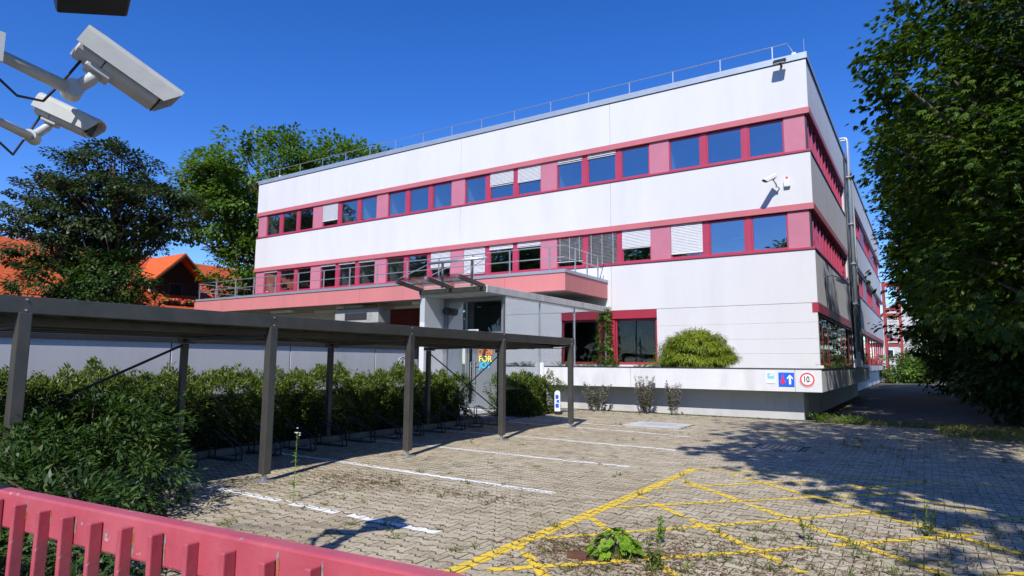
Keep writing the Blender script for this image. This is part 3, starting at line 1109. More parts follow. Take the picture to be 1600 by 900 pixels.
# glass awning on brackets over the door
awn = thing('glass_awning', 'sloping glass awning on three steel brackets over the entrance', 'awning', (-13.7, 17.2, 4.2))
az0, az1, ay0, ay1 = 4.19, 4.37, VY0 + .05, VY0 - 1.35
for x in (-15.0, -13.62, -12.3):
    MB().bar((x, ay0, az0), (x, ay1, az1), .09, .14).build('bracket', 'bronze_steel', awn, bevel=.006)
for a, b in ((-14.95, -13.67), (-13.57, -12.35)):
    d = Vector((0, 0, .014))
    MB().plate([(a, ay0 - .1, az0 + .09), (b, ay0 - .1, az0 + .09), (b, ay1, az1 + .09), (a, ay1, az1 + .09)], (0, 0, .014)).build('glass_pane', 'awning_glass', awn)
MB().box(-15.08, -12.2, VY0 - .09, VY0 - .004, VZ + .06, VZ + .22).build('edge_beam', 'bronze_steel', awn)
for x in (-14.75, -13.4):
    MB().tube([(x, VY0 + .8, VZ + .25), (x, VY0 + .8, 5.28)], .05, 10).build('post', 'dark_metal', awn, smooth=True)
MB().tube([(-15.45, VY0 + .8, 5.32), (-12.75, VY0 + .8, 5.32)], .055, 10).build('crossbar', 'galvanised', awn, smooth=True)
for x, xq in ((-15.0, -15.4), (-13.62, -13.9), (-12.3, -12.8)):
    MB().tube([(xq, VY0 + .8, 5.30), (x, ay1 + .1, az1 + .1)], .014, 6).build('tie_rod', 'galvanised', awn)

# ------------------------------------------------------------------ raised planter in front of the facade
TX0, TX1, TY0 = -12.2, -2.58, 20.9
planter = thing('planter_wall', 'long white raised planter wall on a recessed shaded plinth before the facade', 'planter', (TX1, TY0, 0))
tj = [TX0, -8.6, -3.32, TX1]
for a, b in zip(tj[:-1], tj[1:]):
    MB().box(a + (.004 if a > TX0 else 0), b - (.004 if b < TX1 else 0), TY0, TY0 + .16, .83, 1.50).build('wall_panel', 'white_plinth', planter, bevel=.008)
for k in range(6):
    a = TY0 + .162 + k * 3.2
    MB().box(TX1 - .16, TX1, a, a + 3.192, .83, 1.50).build('wall_panel', 'white_plinth', planter, bevel=.008)
MB().box(TX0 - .02, TX1 + .015, TY0 - .015, TY0 + .19, 1.502, 1.535).build('coping', 'dark_metal', planter)
MB().box(TX1 - .19, TX1 + .015, TY0 + .192, TY0 + 19.4, 1.502, 1.535).build('coping', 'dark_metal', planter)
MB().box(TX0, TX0 + .16, TY0 - .0 + .161, YF - .01, .03, 1.50).build('wall_panel', 'white_plinth', planter)
MB().box(TX0 - .03, TX0 + .14, TY0 - .05, TY0 - .002, .03, 1.66).build('end_post', 'white_render', planter)
MB().box(TX0 + .17, TX1 - .17, TY0 + .17, YF - .01, .86, 1.40).build('soil_bed', 'soil', planter)
MB().box(XR + .01, TX1 - .17, YF, TY0 + 19.3, .86, 1.40).build('soil_bed', 'soil', planter)
MB().box(TX0 + .17, -3.2, 21.55, 21.8, -.05, .858).build('plinth', 'shaded_plinth', planter)
MB().box(-3.42, -3.2, 21.8, 40.5, -.05, .858).build('plinth', 'concrete', planter)
MB().box(-6.9, -3.15, 26.2, 26.29, 1.36, 1.62).build('ledge', 'white_plinth', planter)

# signs screwed to the planter wall
YS = TY0 - .016
s1 = thing('notice_sign', 'small white and pale blue notice beside the blue arrow sign', 'sign', (-3.99, TY0, 1.24))
MB().box(-4.13, -3.88, YS + .001, TY0 - .002, 1.07, 1.41).build('plate', 'sign_white', s1)
MB().box(-4.105, -3.90, YS - .003, YS, 1.21, 1.385).build('picture', 'sign_lightblue', s1)
MB().plate([(-4.05, YS - .004, 1.30), (-3.98, YS - .004, 1.29), (-3.92, YS - .004, 1.31), (-3.91, YS - .004, 1.345), (-3.95, YS - .004, 1.365), (-3.96, YS - .004, 1.395), (-3.98, YS - .004, 1.36), (-4.02, YS - .004, 1.34)], (0, -.003, 0)).build('pictogram', 'sign_white', s1)
s2 = thing('priority_sign', 'square blue sign with a red arrow down and a white arrow up', 'sign', (-3.56, TY0, 1.2))
MB().box(-3.78, -3.335, YS - .006, TY0 - .002, .985, 1.405).build('plate', 'sign_blue', s2, bevel=.006)


def arrow(x, z0, z1, up, thin=False):
    hw, sw = .085, .03
    y = YS - .010
    if up:
        pts = [(x - sw, z0), (x + sw, z0), (x + sw, z1 - .10), (x + hw - .0, z1 - .145), (x + hw, z1 - .095), (x, z1), (x - hw, z1 - .095), (x - hw, z1 - .145), (x - sw, z1 - .10)]
    else:
        pts = [(x - .018, z1), (x + .018, z1), (x + .035, z0 + .10), (x + hw, z0 + .10), (x + hw, z0 + .075), (x, z0), (x - hw, z0 + .075), (x - hw, z0 + .10), (x - .035, z0 + .10)]
    return [(px_, y, pz_) for px_, pz_ in pts]


MB().plate(arrow(-3.655, 1.05, 1.335, False), (0, .004, 0)).build('red_arrow', 'sign_red', s2)
MB().plate(arrow(-3.455, 1.05, 1.345, True), (0, .004, 0)).build('white_arrow', 'sign_white', s2)
s3 = thing('speed_sign', 'round white sign with a red ring reading 10 near the corner', 'sign', (-2.97, TY0, 1.2))


def disc(cx, cz, y, r, n=40, th=.006):
    return MB().plate([(cx + r * cos(2 * pi * k / n), y, cz + r * sin(2 * pi * k / n)) for k in range(n)], (0, th, 0))


disc(-2.975, 1.205, YS - .002, .222, th=.014).build('plate', 'sign_white', s3)
n = 40
rg = MB()
for k in range(n):
    t0, t1 = 2 * pi * k / n, 2 * pi * (k + 1) / n
    y = YS - .006
    q = [(-2.975 + r * cos(t), y, 1.205 + r * sin(t)) for r, t in ((.158, t0), (.208, t0), (.208, t1), (.158, t1))]
    rg.plate(q, (0, .003, 0))
rg.build('ring', 'sign_pinkred', s3)
letters('numeral', '10', .25, 'sign_black', s3, -3.0, YS - .006, 1.205, .72, .005)
letters('small_print', 'km', .05, 'concrete', s3, -2.895, YS - .006, 1.155, .9)

# wall mounted devices on the facade
q = 1.24
fl = thing('facade_floodlight', 'dark floodlight below the roof edge at the right facade corner', 'floodlight', (-4.27, YF - .3, 14.0))
MB().obox((-4.27, YF - .42, 13.98), Vector((1, 0, 0)), Vector((0, cos(.6), sin(.6))), Vector((0, -sin(.6), cos(.6))), .24, .16, .06).build('lamp_housing', 'dark_metal', fl, bevel=.02)
MB().obox((-4.27, YF - .455, 13.93), Vector((1, 0, 0)), Vector((0, cos(.6), sin(.6))), Vector((0, -sin(.6), cos(.6))), .2, .12, .012).build('lamp_glass', 'camera_white', fl)
MB().box(-4.31, -4.23, YF - .35, YF - .002, 13.9, 13.96).build('arm', 'dark_metal', fl)


def bullet_camera(name, label, back, front, w, h, parent_loc, mats=('camera_white', 'camera_white'), wallpt=None, group=None, elbow=None, hood=.10):
    """cctv camera: round cornered body, overhanging sunshield, lens window, ball joint arm to wall or pole"""
    t = thing(name, label, 'security camera', parent_loc, group)
    a, b = Vector(back), Vector(front)
    d = (b - a).normalized()
    up = Vector((0, 0, 1))
    sx = d.cross(up).normalized()
    uu = sx.cross(d).normalized()
    # body: rounded rectangle section
    def ring(c, w_, h_, n=20, e=.55):
        out = []
        for k in range(n):
            t_ = 2 * pi * k / n
            cx_, sy_ = cos(t_), sin(t_)
            out.append(c + sx * (math.copysign(abs(cx_) ** e, cx_) * w_ / 2) + uu * (math.copysign(abs(sy_) ** e, sy_) * h_ / 2))
        return out
    m = MB()
    L = (b - a).length
    st = [(0, .86), (.02, 1), (.92, 1), (.95, .93)]
    rings = [ring(a + d * (L * s_), w * .92 * k, h * k) for s_, k in st]
    n = len(rings[0])
    vs = [v for r_ in rings for v in r_]
    fs = [tuple(reversed(range(n))), tuple((len(rings) - 1) * n + k for k in range(n))]
    for i in range(len(rings) - 1):
        fs += [(i * n + k, i * n + (k + 1) % n, (i + 1) * n + (k + 1) % n, (i + 1) * n + k) for k in range(n)]
    m.add(vs, fs)
    m.build('body', mats[0], t, smooth=False, bevel=0)
    # sunshield: arch over the top and sides, longer than the body
    sh = MB()
    prof = [(-.56, -.28), (-.56, .30), (-.50, .46), (-.36, .57), (0, .60), (.36, .57), (.50, .46), (.56, .30), (.56, -.28)]
    a2, b2 = a - d * (L * .03), b + d * (hood)
    for s_ in range(len(prof) - 1):
        (x0, z0), (x1, z1) = prof[s_], prof[s_ + 1]
        o0, o1 = sx * (x0 * w) + uu * (z0 * h), sx * (x1 * w) + uu * (z1 * h)
        nrm = ((o1 - o0).cross(d)).normalized()
        cut0 = d * (hood * (.0 if z0 < 0 else .7 + .3 * z0))
        cut1 = d * (hood * (.0 if z1 < 0 else .7 + .3 * z1))
        sh.plate([a2 + o0, a2 + o1, b + o1 + cut1, b + o0 + cut0], nrm * -.006)
    sh.build('sunshield', mats[1], t)
    gk = MB()
    for s_ in (.30, .955):
        r0_ = [p + d * 0 for p in ring(a + d * (L * s_), w * .93, h * 1.012)]
        r1_ = [p + d * (L * .012) for p in r0_]
        n2_ = len(r0_)
        gk.add(r0_ + r1_, [(i, (i + 1) % n2_, n2_ + (i + 1) % n2_, n2_ + i) for i in range(n2_)])
    gk.build('gasket', 'black_plastic', t)
    fw = MB().obox(a + d * (L * .952), sx, uu, d, w * .30, h * .34, .01)
    fw.build('front_window', 'lens', t)
    c = a + d * (L * .3) - uu * (h * .62)
    if wallpt is not None:
        p = Vector(wallpt)
        MB().obox(c + uu * (h * .06), d, sx, uu, L * .14, w * .28, h * .10).build('mount_plate', mats[1], t, bevel=.006)
        e = Vector(elbow) if elbow else (c + p) / 2 - uu * h * .5
        r_ = w * .17
        MB().tube([c, c - uu * h * .22, e], [r_, r_, r_ * 1.05], 12).build('bracket', mats[1], t, smooth=True)
        MB().tube([e - sx * w * .3, e + sx * w * .3], r_ * 1.5, 16).build('ball_joint', mats[1], t)
        MB().tube([e, p], [r_ * 1.1, r_ * .8], 12).build('arm', mats[1], t, smooth=True)
    return t


bullet_camera('facade_camera', 'white bullet camera on the white wall beside the siren box', (-4.62, YF - .45, 9.20), (-4.92, YF - .85, 8.93), .17, .17, (-4.62, YF, 8.9), wallpt=(-4.55, YF - .01, 8.78), elbow=(-4.6, YF - .22, 8.82))
sr = thing('alarm_siren', 'white alarm box with a small red lamp on the white wall', 'alarm', (-4.25, YF, 8.9))
MB().box(-4.37, -4.13, YF - .14, YF - .002, 8.78, 9.10).build('casing', 'camera_white', sr, bevel=.03)
MB().tube([(-4.25, YF - .07, 9.10), (-4.25, YF - .07, 9.20)], [.05, .04], 10).build('warning_light', 'siren_red', sr)
wl = thing('side_lamp', 'small pale lamp with a cable on the side wall of the white building', 'lamp', (XR, 30.1, 5.1))
MB().tube([(XR, 29.7, 5.35), (XR + .25, 29.8, 5.42), (XR + .5, 30.0, 5.35)], .02, 6).build('arm', 'galvanised', wl)
MB().obox((XR + .55, 30.2, 5.22), Vector((.5, .8, -.3)).normalized(), Vector((.85, -.52, 0)), Vector((.15, .25, .95)).normalized(), .24, .08, .06).build('lamp_head', 'camera_white', wl, bevel=.02)
MB().tube([(XR + .01, 29.65, 5.3), (XR + .012, 29.75, 4.5), (XR + .012, 30.0, 4.05)], .008, 5).build('cable', 'black_plastic', wl)

# ------------------------------------------------------------------ grey yard wall behind the hedge
wall = thing('yard_wall', 'pale grey concrete panel wall behind the hedge', 'wall', (-13.2, 14.4, 0))
ys = [-3.2, .9, 4.1, 7.3, 10.28, 13.2, 14.55]
for a, b in zip(ys[:-1], ys[1:]):
    MB().box(-13.34, -13.2, a + .012, b - .012, -.05, 2.02).build('wall_panel', 'grey_wall', wall, bevel=.008)
for y in ys[1:-1]:
    MB().box(-13.32, -13.215, y - .011, y + .011, -.05, 2.0).build('joint_strip', 'dark_metal', wall)
MB().box(-13.38, -13.16, -3.3, 14.6, 2.022, 2.12).build('coping', 'dark_metal', wall)
ws = thing('footpath_sign', 'small round white pedestrian sign on the end of the grey wall', 'sign', (-13.2, 14.3, 1.6))
cy_, cz_ = 14.32, 1.62
MB().plate([(-13.185, cy_ + .17 * cos(2 * pi * k / 28), cz_ + .17 * sin(2 * pi * k / 28)) for k in range(28)], (-.013, 0, 0)).build('plate', 'sign_white', ws)
r2 = MB()
for k in range(28):
    t0, t1 = 2 * pi * k / 28, 2 * pi * (k + 1) / 28
    r2.plate([(-13.18, cy_ + r * cos(t), cz_ + r * sin(t)) for r, t in ((.150, t0), (.168, t0), (.168, t1), (.150, t1))], (-.004, 0, 0))
r2.build('ring', 'sign_black', ws)
fg = MB()
fx = -13.18
fg.plate([(fx, cy_ + .02 + .025 * cos(2 * pi * k / 10), cz_ + .095 + .025 * sin(2 * pi * k / 10)) for k in range(10)], (-.004, 0, 0))
for p, r_ in (((.0, .065), (.005, -.02)), ((.005, -.02), (.05, -.11)), ((.005, -.02), (-.05, -.105)), ((.0, .05), (.06, .0)), ((.0, .05), (-.05, .0))):
    fg.bar((fx - .002, cy_ + p[0], cz_ + p[1]), (fx - .002, cy_ + r_[0], cz_ + r_[1]), .024, .004, (1, 0, 0))
fg.build('pictogram', 'sign_black', ws)
lb = thing('letter_box', 'grey steel letter box by the entrance at the end of the grey wall', 'letter box', (-13.2, 14.85, 0))
MB().box(-13.42, -13.18, 14.66, 15.02, 1.36, 1.72).build('box', 'manhole', lb, bevel=.015)
MB().box(-13.40, -13.20, 14.66, 15.0, 1.74, 2.05).build('hood', 'black_plastic', lb)
MB().box(-13.33, -13.27, 14.82, 14.88, -.02, 1.36).build('post', 'galvanised', lb)

# ------------------------------------------------------------------ steel carport over the bicycle stands
cp = thing('bike_shelter', 'dark bronze steel shelter with flat roof over the bicycle stands', 'shelter', (-7.75, 5.68, 0))
FRONT = [(-7.72, y) for y in (-.25, 2.72, 5.68, 8.57, 11.55, 14.74)]
REAR = [(-10.62, y) for y in (-.3, 2.95, 6.1, 9.3, 12.5, 15.72)]
for x, y in FRONT:
    m = MB()
    m.box(x - .06, x + .06, y - .06, y + .06, .10, 2.12)
    m.build('post', 'bronze_steel', cp, bevel=.008)
    m = MB()
    m.box(x - .025, x + .025, y - .025, y + .025, .004, .099)
    m.box(x - .11, x + .11, y - .11, y + .11, .004, .018)
    m.build('foot', 'galvanised', cp)
    m = MB()
    for zz in (2.145, 2.255):
        m.tube([(x + .04, y, zz), (x + .055, y, zz)], .012, 6)
    m.build('bolt', 'galvanised', cp)
for x, y in REAR:
    MB().box(x - .05, x + .05, y - .05, y + .05, .004, 1.93).build('post', 'bronze_steel', cp, bevel=.008)
    m = MB().box(x - .09, x + .09, y - .09, y + .14, 1.935, 2.02)
    m.build('post_head', 'bronze_steel', cp)
ya, yb, yc = -.55, 14.90, 15.95
ya2 = -.6
MB().bar((-7.75, ya, 2.20), (-7.75, yb, 2.20), .14, .175).build('front_beam', 'bronze_steel', cp, bevel=.006)
MB().bar((-10.75, ya2, 2.13), (-10.75, yc, 2.13), .14, .20).build('rear_beam', 'bronze_steel', cp, bevel=.006)
MB().bar((-7.83, yb - .03, 2.18), (-10.68, yc - .04, 2.12), .10, .20).build('end_beam', 'bronze_steel', cp, bevel=.006)
for x, t in ((-8.5, .26), (-9.25, .52), (-10.0, .78)):
    MB().bar((x, ya, 2.07), (x, yb + t, 2.07), .07, .09).build('purlin', 'bronze_steel', cp)
for (x, y), (x2, y2) in zip(FRONT[:-1], REAR[:-1]):
    MB().bar((x - .1, y, 2.00), (x2 + .07, y2, 1.985), .08, .05).build('cross_beam', 'bronze_steel', cp)
# trapezoid sheet roof
sh = MB()
N = 120
for k in range(N):
    t0, t1 = k / N, (k + 1) / N
    za, zb_ = (2.15, 2.15) if k % 4 in (0,) else (2.19, 2.19) if k % 4 == 2 else ((2.15, 2.19) if k % 4 == 1 else (2.19, 2.15))
    y0, y1 = ya + .05 + (yb - .12 - ya) * t0, ya + .05 + (yb - .12 - ya) * t1
    w0, w1 = ya2 + .05 + (yc - .12 - ya2) * t0, ya2 + .05 + (yc - .12 - ya2) * t1
    sh.add([(-7.83, y0, za + .01), (-7.83, y1, zb_ + .01), (-10.67, w1, zb_ - .01), (-10.67, w0, za - .01)], [(0, 1, 2, 3)])
sh.build('roof_sheet', 'corrugated', cp)


def rod(a, b, r=.016, name='brace'):
    MB().tube([a, b], r, 6).build(name, 'bronze_steel', cp)


rod((-10.62, 6.05, 1.9), (-10.62, 2.98, .45), .022)
rod((-10.62, 12.55, 1.86), (-10.62, 15.66, .25))
rod((-10.60, 15.68, 1.86), (-10.60, 12.55, .15))
rod((-10.55, 6.2, 2.0), (-7.8, 8.5, 2.02), .010)
rod((-7.8, 5.75, 2.02), (-10.55, 9.2, 2.0), .010)
rod((-10.55, 12.55, 2.0), (-7.8, 14.6, 2.02), .010)

# bicycle stands along the hedge foot: one leaning double hoop each
ORD = ['first', 'second', 'third', 'fourth', 'fifth', 'sixth', 'seventh', 'eighth', 'ninth', 'tenth', 'eleventh', 'twelfth', 'thirteenth', 'fourteenth']


def stand_mesh():
    m = MB()
    for s_ in (-.055, .055):
        m.tube([(.5, s_, .02), (.5, s_, .16), (.46, s_, .21), (.38, s_, .26), (-.12, s_, .46), (-.2, s_, .47), (-.25, s_, .42), (-.25, s_, .02)], .012, 6)
    return m


base_m = stand_mesh().mesh('hoop', 'shaded_zinc', smooth=True)
foot_m = MB().box(-.3, .52, -.065, .065, .004, .02).mesh('base_rail', 'shaded_zinc')
proto = None
for k in range(13):
    lab = '%s low steel bicycle stand from the near end of the row under the shelter' % ORD[k]
    if proto is None:
        proto = thing('bicycle_stand', lab, 'bicycle stand', (0, 0, 0), 'bicycle stands along the hedge')
        link('hoop', base_m, proto)
        link('base_rail', foot_m, proto)
        t = proto
    else:
        t = proto.copy()
        COL.objects.link(t)
        for ch in list(proto.children):
            c = ch.copy()
            COL.objects.link(c)
            c.parent = t
        t['label'] = lab
    t.location = (-10.05, 5.0 + k * .76, .008)

# ------------------------------------------------------------------ manhole, gully, sign stake
mh = thing('manhole_cover', 'pale rectangular concrete manhole cover in the paving below the planter', 'manhole', (-6.15, 16.85, 0))
MB().box(-6.95, -5.4, 16.22, 17.48, -.03, .006).build('frame', 'concrete_pale', mh)
MB().box(-6.6, -5.72, 16.5, 17.2, .0065, .012).build('cover', 'manhole', mh)
gu = thing('drain_cover', 'dark square drain cover in the shaded paving', 'drain', (-2.55, 13.75, 0))
MB().box(-2.9, -2.15, 13.36, 14.12, -.03, .004).build('frame', 'concrete', gu)
for k in range(6):
    MB().box(-2.82 + k * .11, -2.75 + k * .11, 13.42, 14.06, .0045, .012).build('grate_bar', 'dark_metal', gu)
st = thing('marker_post', 'small white marker plate with blue print on a foot beside the hedge', 'sign', (-10.02, 18.2, 0))
mk = []
for k in range(9):
    a = pi * k / 8
    mk.append((-10.02 + .10 * cos(a), 18.2, .66 + .10 * sin(a)))
mk += [(-10.12, 18.2, .10), (-9.92, 18.2, .10)]
MB().plate(mk, (0, .03, 0)).build('plate', 'sign_white', st)
for z0, z1, a, b in ((.50, .62, -.06, .05), (.38, .46, -.02, .07), (.22, .34, -.06, .06)):
    MB().box(-10.02 + a, -10.02 + b, 18.19, 18.1995, z0, z1).build('blue_print', 'sign_blue', st)
MB().box(-10.10, -9.90, 18.12, 18.32, .012, .10).build('foot', 'rubber', st, bevel=.02)

# ------------------------------------------------------------------ pink fence in the foreground
def fence_y(x): return 1.366 + (x + 2.0) * .083
FZ = 1.05
fence = thing('garden_fence', 'pink painted fence with chipped pickets in the foreground', 'fence', (-2.2, 1.35, 0))
fa, fb = -6.4, .35
fd = Vector((1, .083, 0)).normalized()
fn = Vector((.083, -1, 0)).normalized()        # towards the viewer
A, B = Vector((fa, fence_y(fa), 0)), Vector((fb, fence_y(fb), 0))
mid = (A + B) / 2
Lf = (B - A).length
MB().obox(mid + Vector((0, 0, FZ - .075)) - fn * .036, fd, fn, Vector((0, 0, 1)), Lf / 2, .036, .078).build('rail', 'pink_chipped', fence, bevel=.009)
MB().obox(mid + Vector((0, 0, .22)) - fn * .046, fd, fn, Vector((0, 0, 1)), Lf / 2, .04, .06).build('rail', 'pink_chipped', fence, bevel=.009)
pk = MB()
pk.obox(Vector((0, 0, 0)) + fn * .026, fd, fn, Vector((0, 0, 1)), .012, .025, .455)
pkm = pk.mesh('picket', 'pink_chipped')
rr = random.Random(3)
x = -6.3
sp = .193
x0 = -2.77 - sp * 18
k = 0
while x0 + k * sp < .3:
    xx = x0 + k * sp
    o = link('picket', pkm, fence)
    o.location = Vector((xx, fence_y(xx), FZ - .03 - .455 + rr.uniform(-.006, .006))) - Vector((-2.2, 1.35, 0))
    o.rotation_euler = (rr.uniform(-.008, .008), rr.uniform(-.012, .012), .05 + rr.uniform(-.03, .03))
    bv = o.modifiers.new('bevel', 'BEVEL')
    bv.width = .005
    bv.segments = 2
    k += 1
rf = random.Random(8)
for k in range(40):
    xx = x0 + k * sp
    if not -3.6 < xx < -.9 or rf.random() < .25: continue
    for mt, sc_ in (('flake_grey', 1.0), ('flake_rust', .6)):
        zc, hh, ww = FZ - rf.uniform(.03, .10), rf.uniform(.02, .06) * sc_, rf.uniform(.004, .010) * sc_
        pts = []
        for q_ in range(11):
            t_ = 2 * pi * q_ / 11
            u_ = xx + .016 + cos(t_) * ww * rf.uniform(.6, 1.3) + (.003 if sc_ < 1 else 0)
            p_ = Vector((u_, fence_y(u_), zc + sin(t_) * hh * rf.uniform(.6, 1.2))) + fn * (.0008 if sc_ == 1 else .0016)
            if p_.z > FZ - .012: p_.z = FZ - .012
            pts.append(p_)
        MB().plate(pts, fn * -.0006).build('paint_flake', mt, fence)
for xx in (-5.2, -.1):
    c = Vector((xx, fence_y(xx), .46)) - fn * .13
    MB().obox(c, fd, fn, Vector((0, 0, 1)), .035, .035, .46).build('fence_post', 'pink_chipped', fence)

# ------------------------------------------------------------------ camera mast beside the fence
PXY = (-3.58, .99)
mast = thing('camera_mast', 'grey steel mast carrying the cameras, just left of the picture', 'mast', (PXY[0], PXY[1], 0))
MB().tube([(PXY[0], PXY[1], 0), (PXY[0], PXY[1], 4.2)], [.05, .045], 14).build('pole', 'galvanised', mast, smooth=True)
MB().box(PXY[0] - .14, PXY[0] + .14, PXY[1] - .14, PXY[1] + .14, 0, .02).build('base_plate', 'galvanised', mast)
MB().box(PXY[0] - .07, PXY[0] + .07, PXY[1] - .07, PXY[1] + .07, 3.02, 3.16).build('clamp', 'camera_white', mast)
MB().box(PXY[0] - .07, PXY[0] + .07, PXY[1] - .07, PXY[1] + .07, 2.72, 2.84).build('clamp', 'camera_white', mast)
bullet_camera('mast_camera', 'large pale grey camera with sunshield at the upper left, pointing down right', (-3.70, 1.44, 3.335), (-3.60, 1.84, 3.135), .19, .16, (-3.7, 1.5, 3.1),
              ('camera_shell', 'camera_shell'), wallpt=(-3.60, 1.03, 3.09), elbow=(-3.77, 1.45, 3.09), hood=.07)
bullet_camera('mast_camera', 'lower pale camera cut off at the left edge below the large one', (-4.02, 1.40, 3.04), (-3.86, 1.60, 2.935), .13, .11, (-3.85, 1.5, 2.9),
              ('camera_shell', 'camera_shell'), wallpt=(-3.60, 1.03, 2.78), elbow=(-3.98, 1.36, 2.84), hood=.04)
MB().tube([(-3.70, 1.46, 3.26), (-3.79, 1.42, 3.15), (-3.82, 1.34, 3.0), (-3.74, 1.2, 2.96), (-3.61, 1.04, 3.0)], .007, 6).build('cable', 'black_plastic', mast, smooth=True)
MB().tube([(-4.0, 1.40, 2.98), (-4.05, 1.36, 2.86), (-3.9, 1.26, 2.70), (-3.61, 1.04, 2.72)], .006, 6).build('cable', 'black_plastic', mast, smooth=True)
fl2 = thing('mast_floodlight', 'black floodlight housing cut off at the top left edge', 'floodlight', (-3.6, 1.5, 3.6))
dx, dy = Vector((.36, .62, .0)).normalized(), Vector((-.86, .5, 0)).normalized()
MB().obox((-3.66, 1.46, 3.60), Vector((.35, .90, .26)).normalized(), Vector((-.93, .36, 0)).normalized(), Vector((-.09, -.24, .96)).normalized(), .17, .13, .05).build('lamp_housing', 'black_plastic', fl2, bevel=.015)
MB().tube([(-3.70, 1.40, 3.6), (-3.60, 1.01, 3.62)], .025, 10).build('arm', 'dark_metal', fl2)

# ------------------------------------------------------------------ foliage builders
def tree_mesh_crown(seed, blobs, ncl, nleaf, L, W, clr, k=0, flat=.6, droop=.35, inner=.5, spread=1.9):
    rg_ = np.random.default_rng(seed)
    bl = np.array(blobs, float)
    vol = bl[:, 3] * bl[:, 4] * bl[:, 5]
    pick = rg_.choice(len(bl), ncl, p=vol ** .8 / (vol ** .8).sum())
    dr = rand_unit(rg_, ncl)
    rad = inner + (1 - inner) * rg_.random(ncl) ** .55
    rad *= 1 + rg_.normal(0, .07, ncl)
    cen = bl[pick, :3] + dr * bl[pick, 3:6] * rad[:, None]
    cs = clr * rg_.uniform(.55, 1.25, ncl)
    ci = np.repeat(np.arange(ncl), nleaf)
    n = len(ci)
    off = rand_unit(rg_, n) * (rg_.random(n) ** .4)[:, None] * cs[ci][:, None] * np.array([1, 1, flat])
    pos = cen[ci] + off
    outw = unit(pos - bl[pick[ci], :3])
    d = outw * .8 + unit(off) * .7 + rand_unit(rg_, n) * .6
    d[:, 2] -= droop
    up = np.array([0, 0, 1.]) + rand_unit(rg_, n) * .45 + outw * .35
    sz = rg_.uniform(.65, 1.2, n)
    if k:
        P = fan(rg_, pos, d, up, L * sz, W * sz, k, spread)
    else:
        P = leaf_quads(pos, d, up, L * sz, W * sz)
    tone = .5 + rg_.normal(0, .16, ncl)[ci] + rg_.normal(0, .14, n)
    if k: tone = np.tile(tone, k)
    return P, tone, cen


def limbs(cen, base, top, r0, n_l, seed, fork=.35):
    rr_ = random.Random(seed)
    m = MB()
    b = Vector(base)
    t = Vector(top)
    mid_ = b.lerp(t, .5) + Vector((rr_.uniform(-.15, .15), rr_.uniform(-.15, .15), 0))
    m.tube([b - Vector((0, 0, .1)), b + Vector((0, 0, .25)), mid_, t], [r0 * 1.45, r0 * 1.1, r0 * .85, r0 * .35], 10)
    idx = list(range(len(cen)))
    rr_.shuffle(idx)
    for i in idx[:n_l]:
        c = Vector(cen[i])
        s_ = b.lerp(t, min(.95, max(fork, (c.z - b.z) / max(.1, (t.z - b.z)) - .28)))
        L_ = (c - s_).length
        e = s_.lerp(c, .5) + Vector((rr_.uniform(-.1, .1), rr_.uniform(-.1, .1), rr_.uniform(-.02, .12))) * L_
        rb = min(r0 * .5, .018 * L_ + .02)
        m.tube([s_, e, c], [rb, rb * .6, rb * .2], 6)
    return m


def make_tree(name, label, loc, crown, trunk, leaf, group=None, cat='tree', rz=0., scale=1., bark='bark'):
    P, tone, cen = crown
    t = thing(name, label, cat, loc, group, rz)
    me = quads_mesh('crown', P, tone, leaf)
    link('crown', me, t)
    tm = trunk.mesh('trunk', bark, smooth=True)
    link('trunk', tm, t)
    t.scale = (scale,) * 3
    return t


def copy_tree(src, label, loc, rz, scale):
    t = src.copy()
    COL.objects.link(t)
    for ch in list(src.children):
        c = ch.copy()
        COL.objects.link(c)
        c.parent = t
    t.location = loc
    t.rotation_euler = (0, 0, rz)
    t.scale = (scale,) * 3
    t['label'] = label
    WL[t.name] = Vector(loc)
    return t


# chestnuts along the drive on the right
blobs = [(0, 0, 5.0, 3.9, 3.9, 3.0), (0, 0, 8.5, 4.2, 4.2, 3.6), (.3, -.2, 12.0, 3.2, 3.2, 3.2), (-1.8, .8, 6.8, 2.6, 2.6, 2.2), (1.7, -1.2, 9.8, 2.4, 2.6, 2.4), (-1.2, -1.6, 3.4, 2.6, 2.4, 1.5)]
cr = tree_mesh_crown(11, blobs, 700, 46, .165, .066, .72, k=5, inner=.62)
tr = limbs(cr[2], (0, 0, 0), (.2, 0, 11.5), .30, 60, 5, .2)
GT = 'chestnut trees beside the drive'
c1 = make_tree('chestnut_tree', 'nearest tall leafy chestnut tree at the right, reaching out of the picture', (3.55, 17.6, -.05), cr, tr, 'leaf_chestnut', GT)
cr2 = tree_mesh_crown(12, blobs + [(-2.4, .3, 11.0, 2.4, 2.4, 2.3), (-2.0, .8, 9.0, 2.3, 2.4, 1.8)], 620, 34, .22, .09, .85, k=5, inner=.55)
tr2 = limbs(cr2[2], (0, 0, 0), (-.1, .1, 11.2), .28, 50, 6, .2)
c2 = make_tree('chestnut_tree', 'second chestnut tree along the drive, dark behind the nearest one', (3.6, 25.0, -.05), cr2, tr2, 'leaf_chestnut', GT, rz=.15, scale=1.04)
copy_tree(c2, 'third chestnut tree along the drive, in deep shade', (3.3, 33.0, -.05), -.35, 1.04)
copy_tree(c2, 'fourth chestnut tree along the drive, low branches over the track', (3.0, 41.5, -.05), .4, 1.05)
copy_tree(c1, 'farthest chestnut tree along the drive near the red steel frame', (3.4, 51, -.05), .2, 1.02)
copy_tree(c2, 'chestnut tree behind the nearest one, at the right picture edge', (10.2, 24.5, -.05), .4, .95)
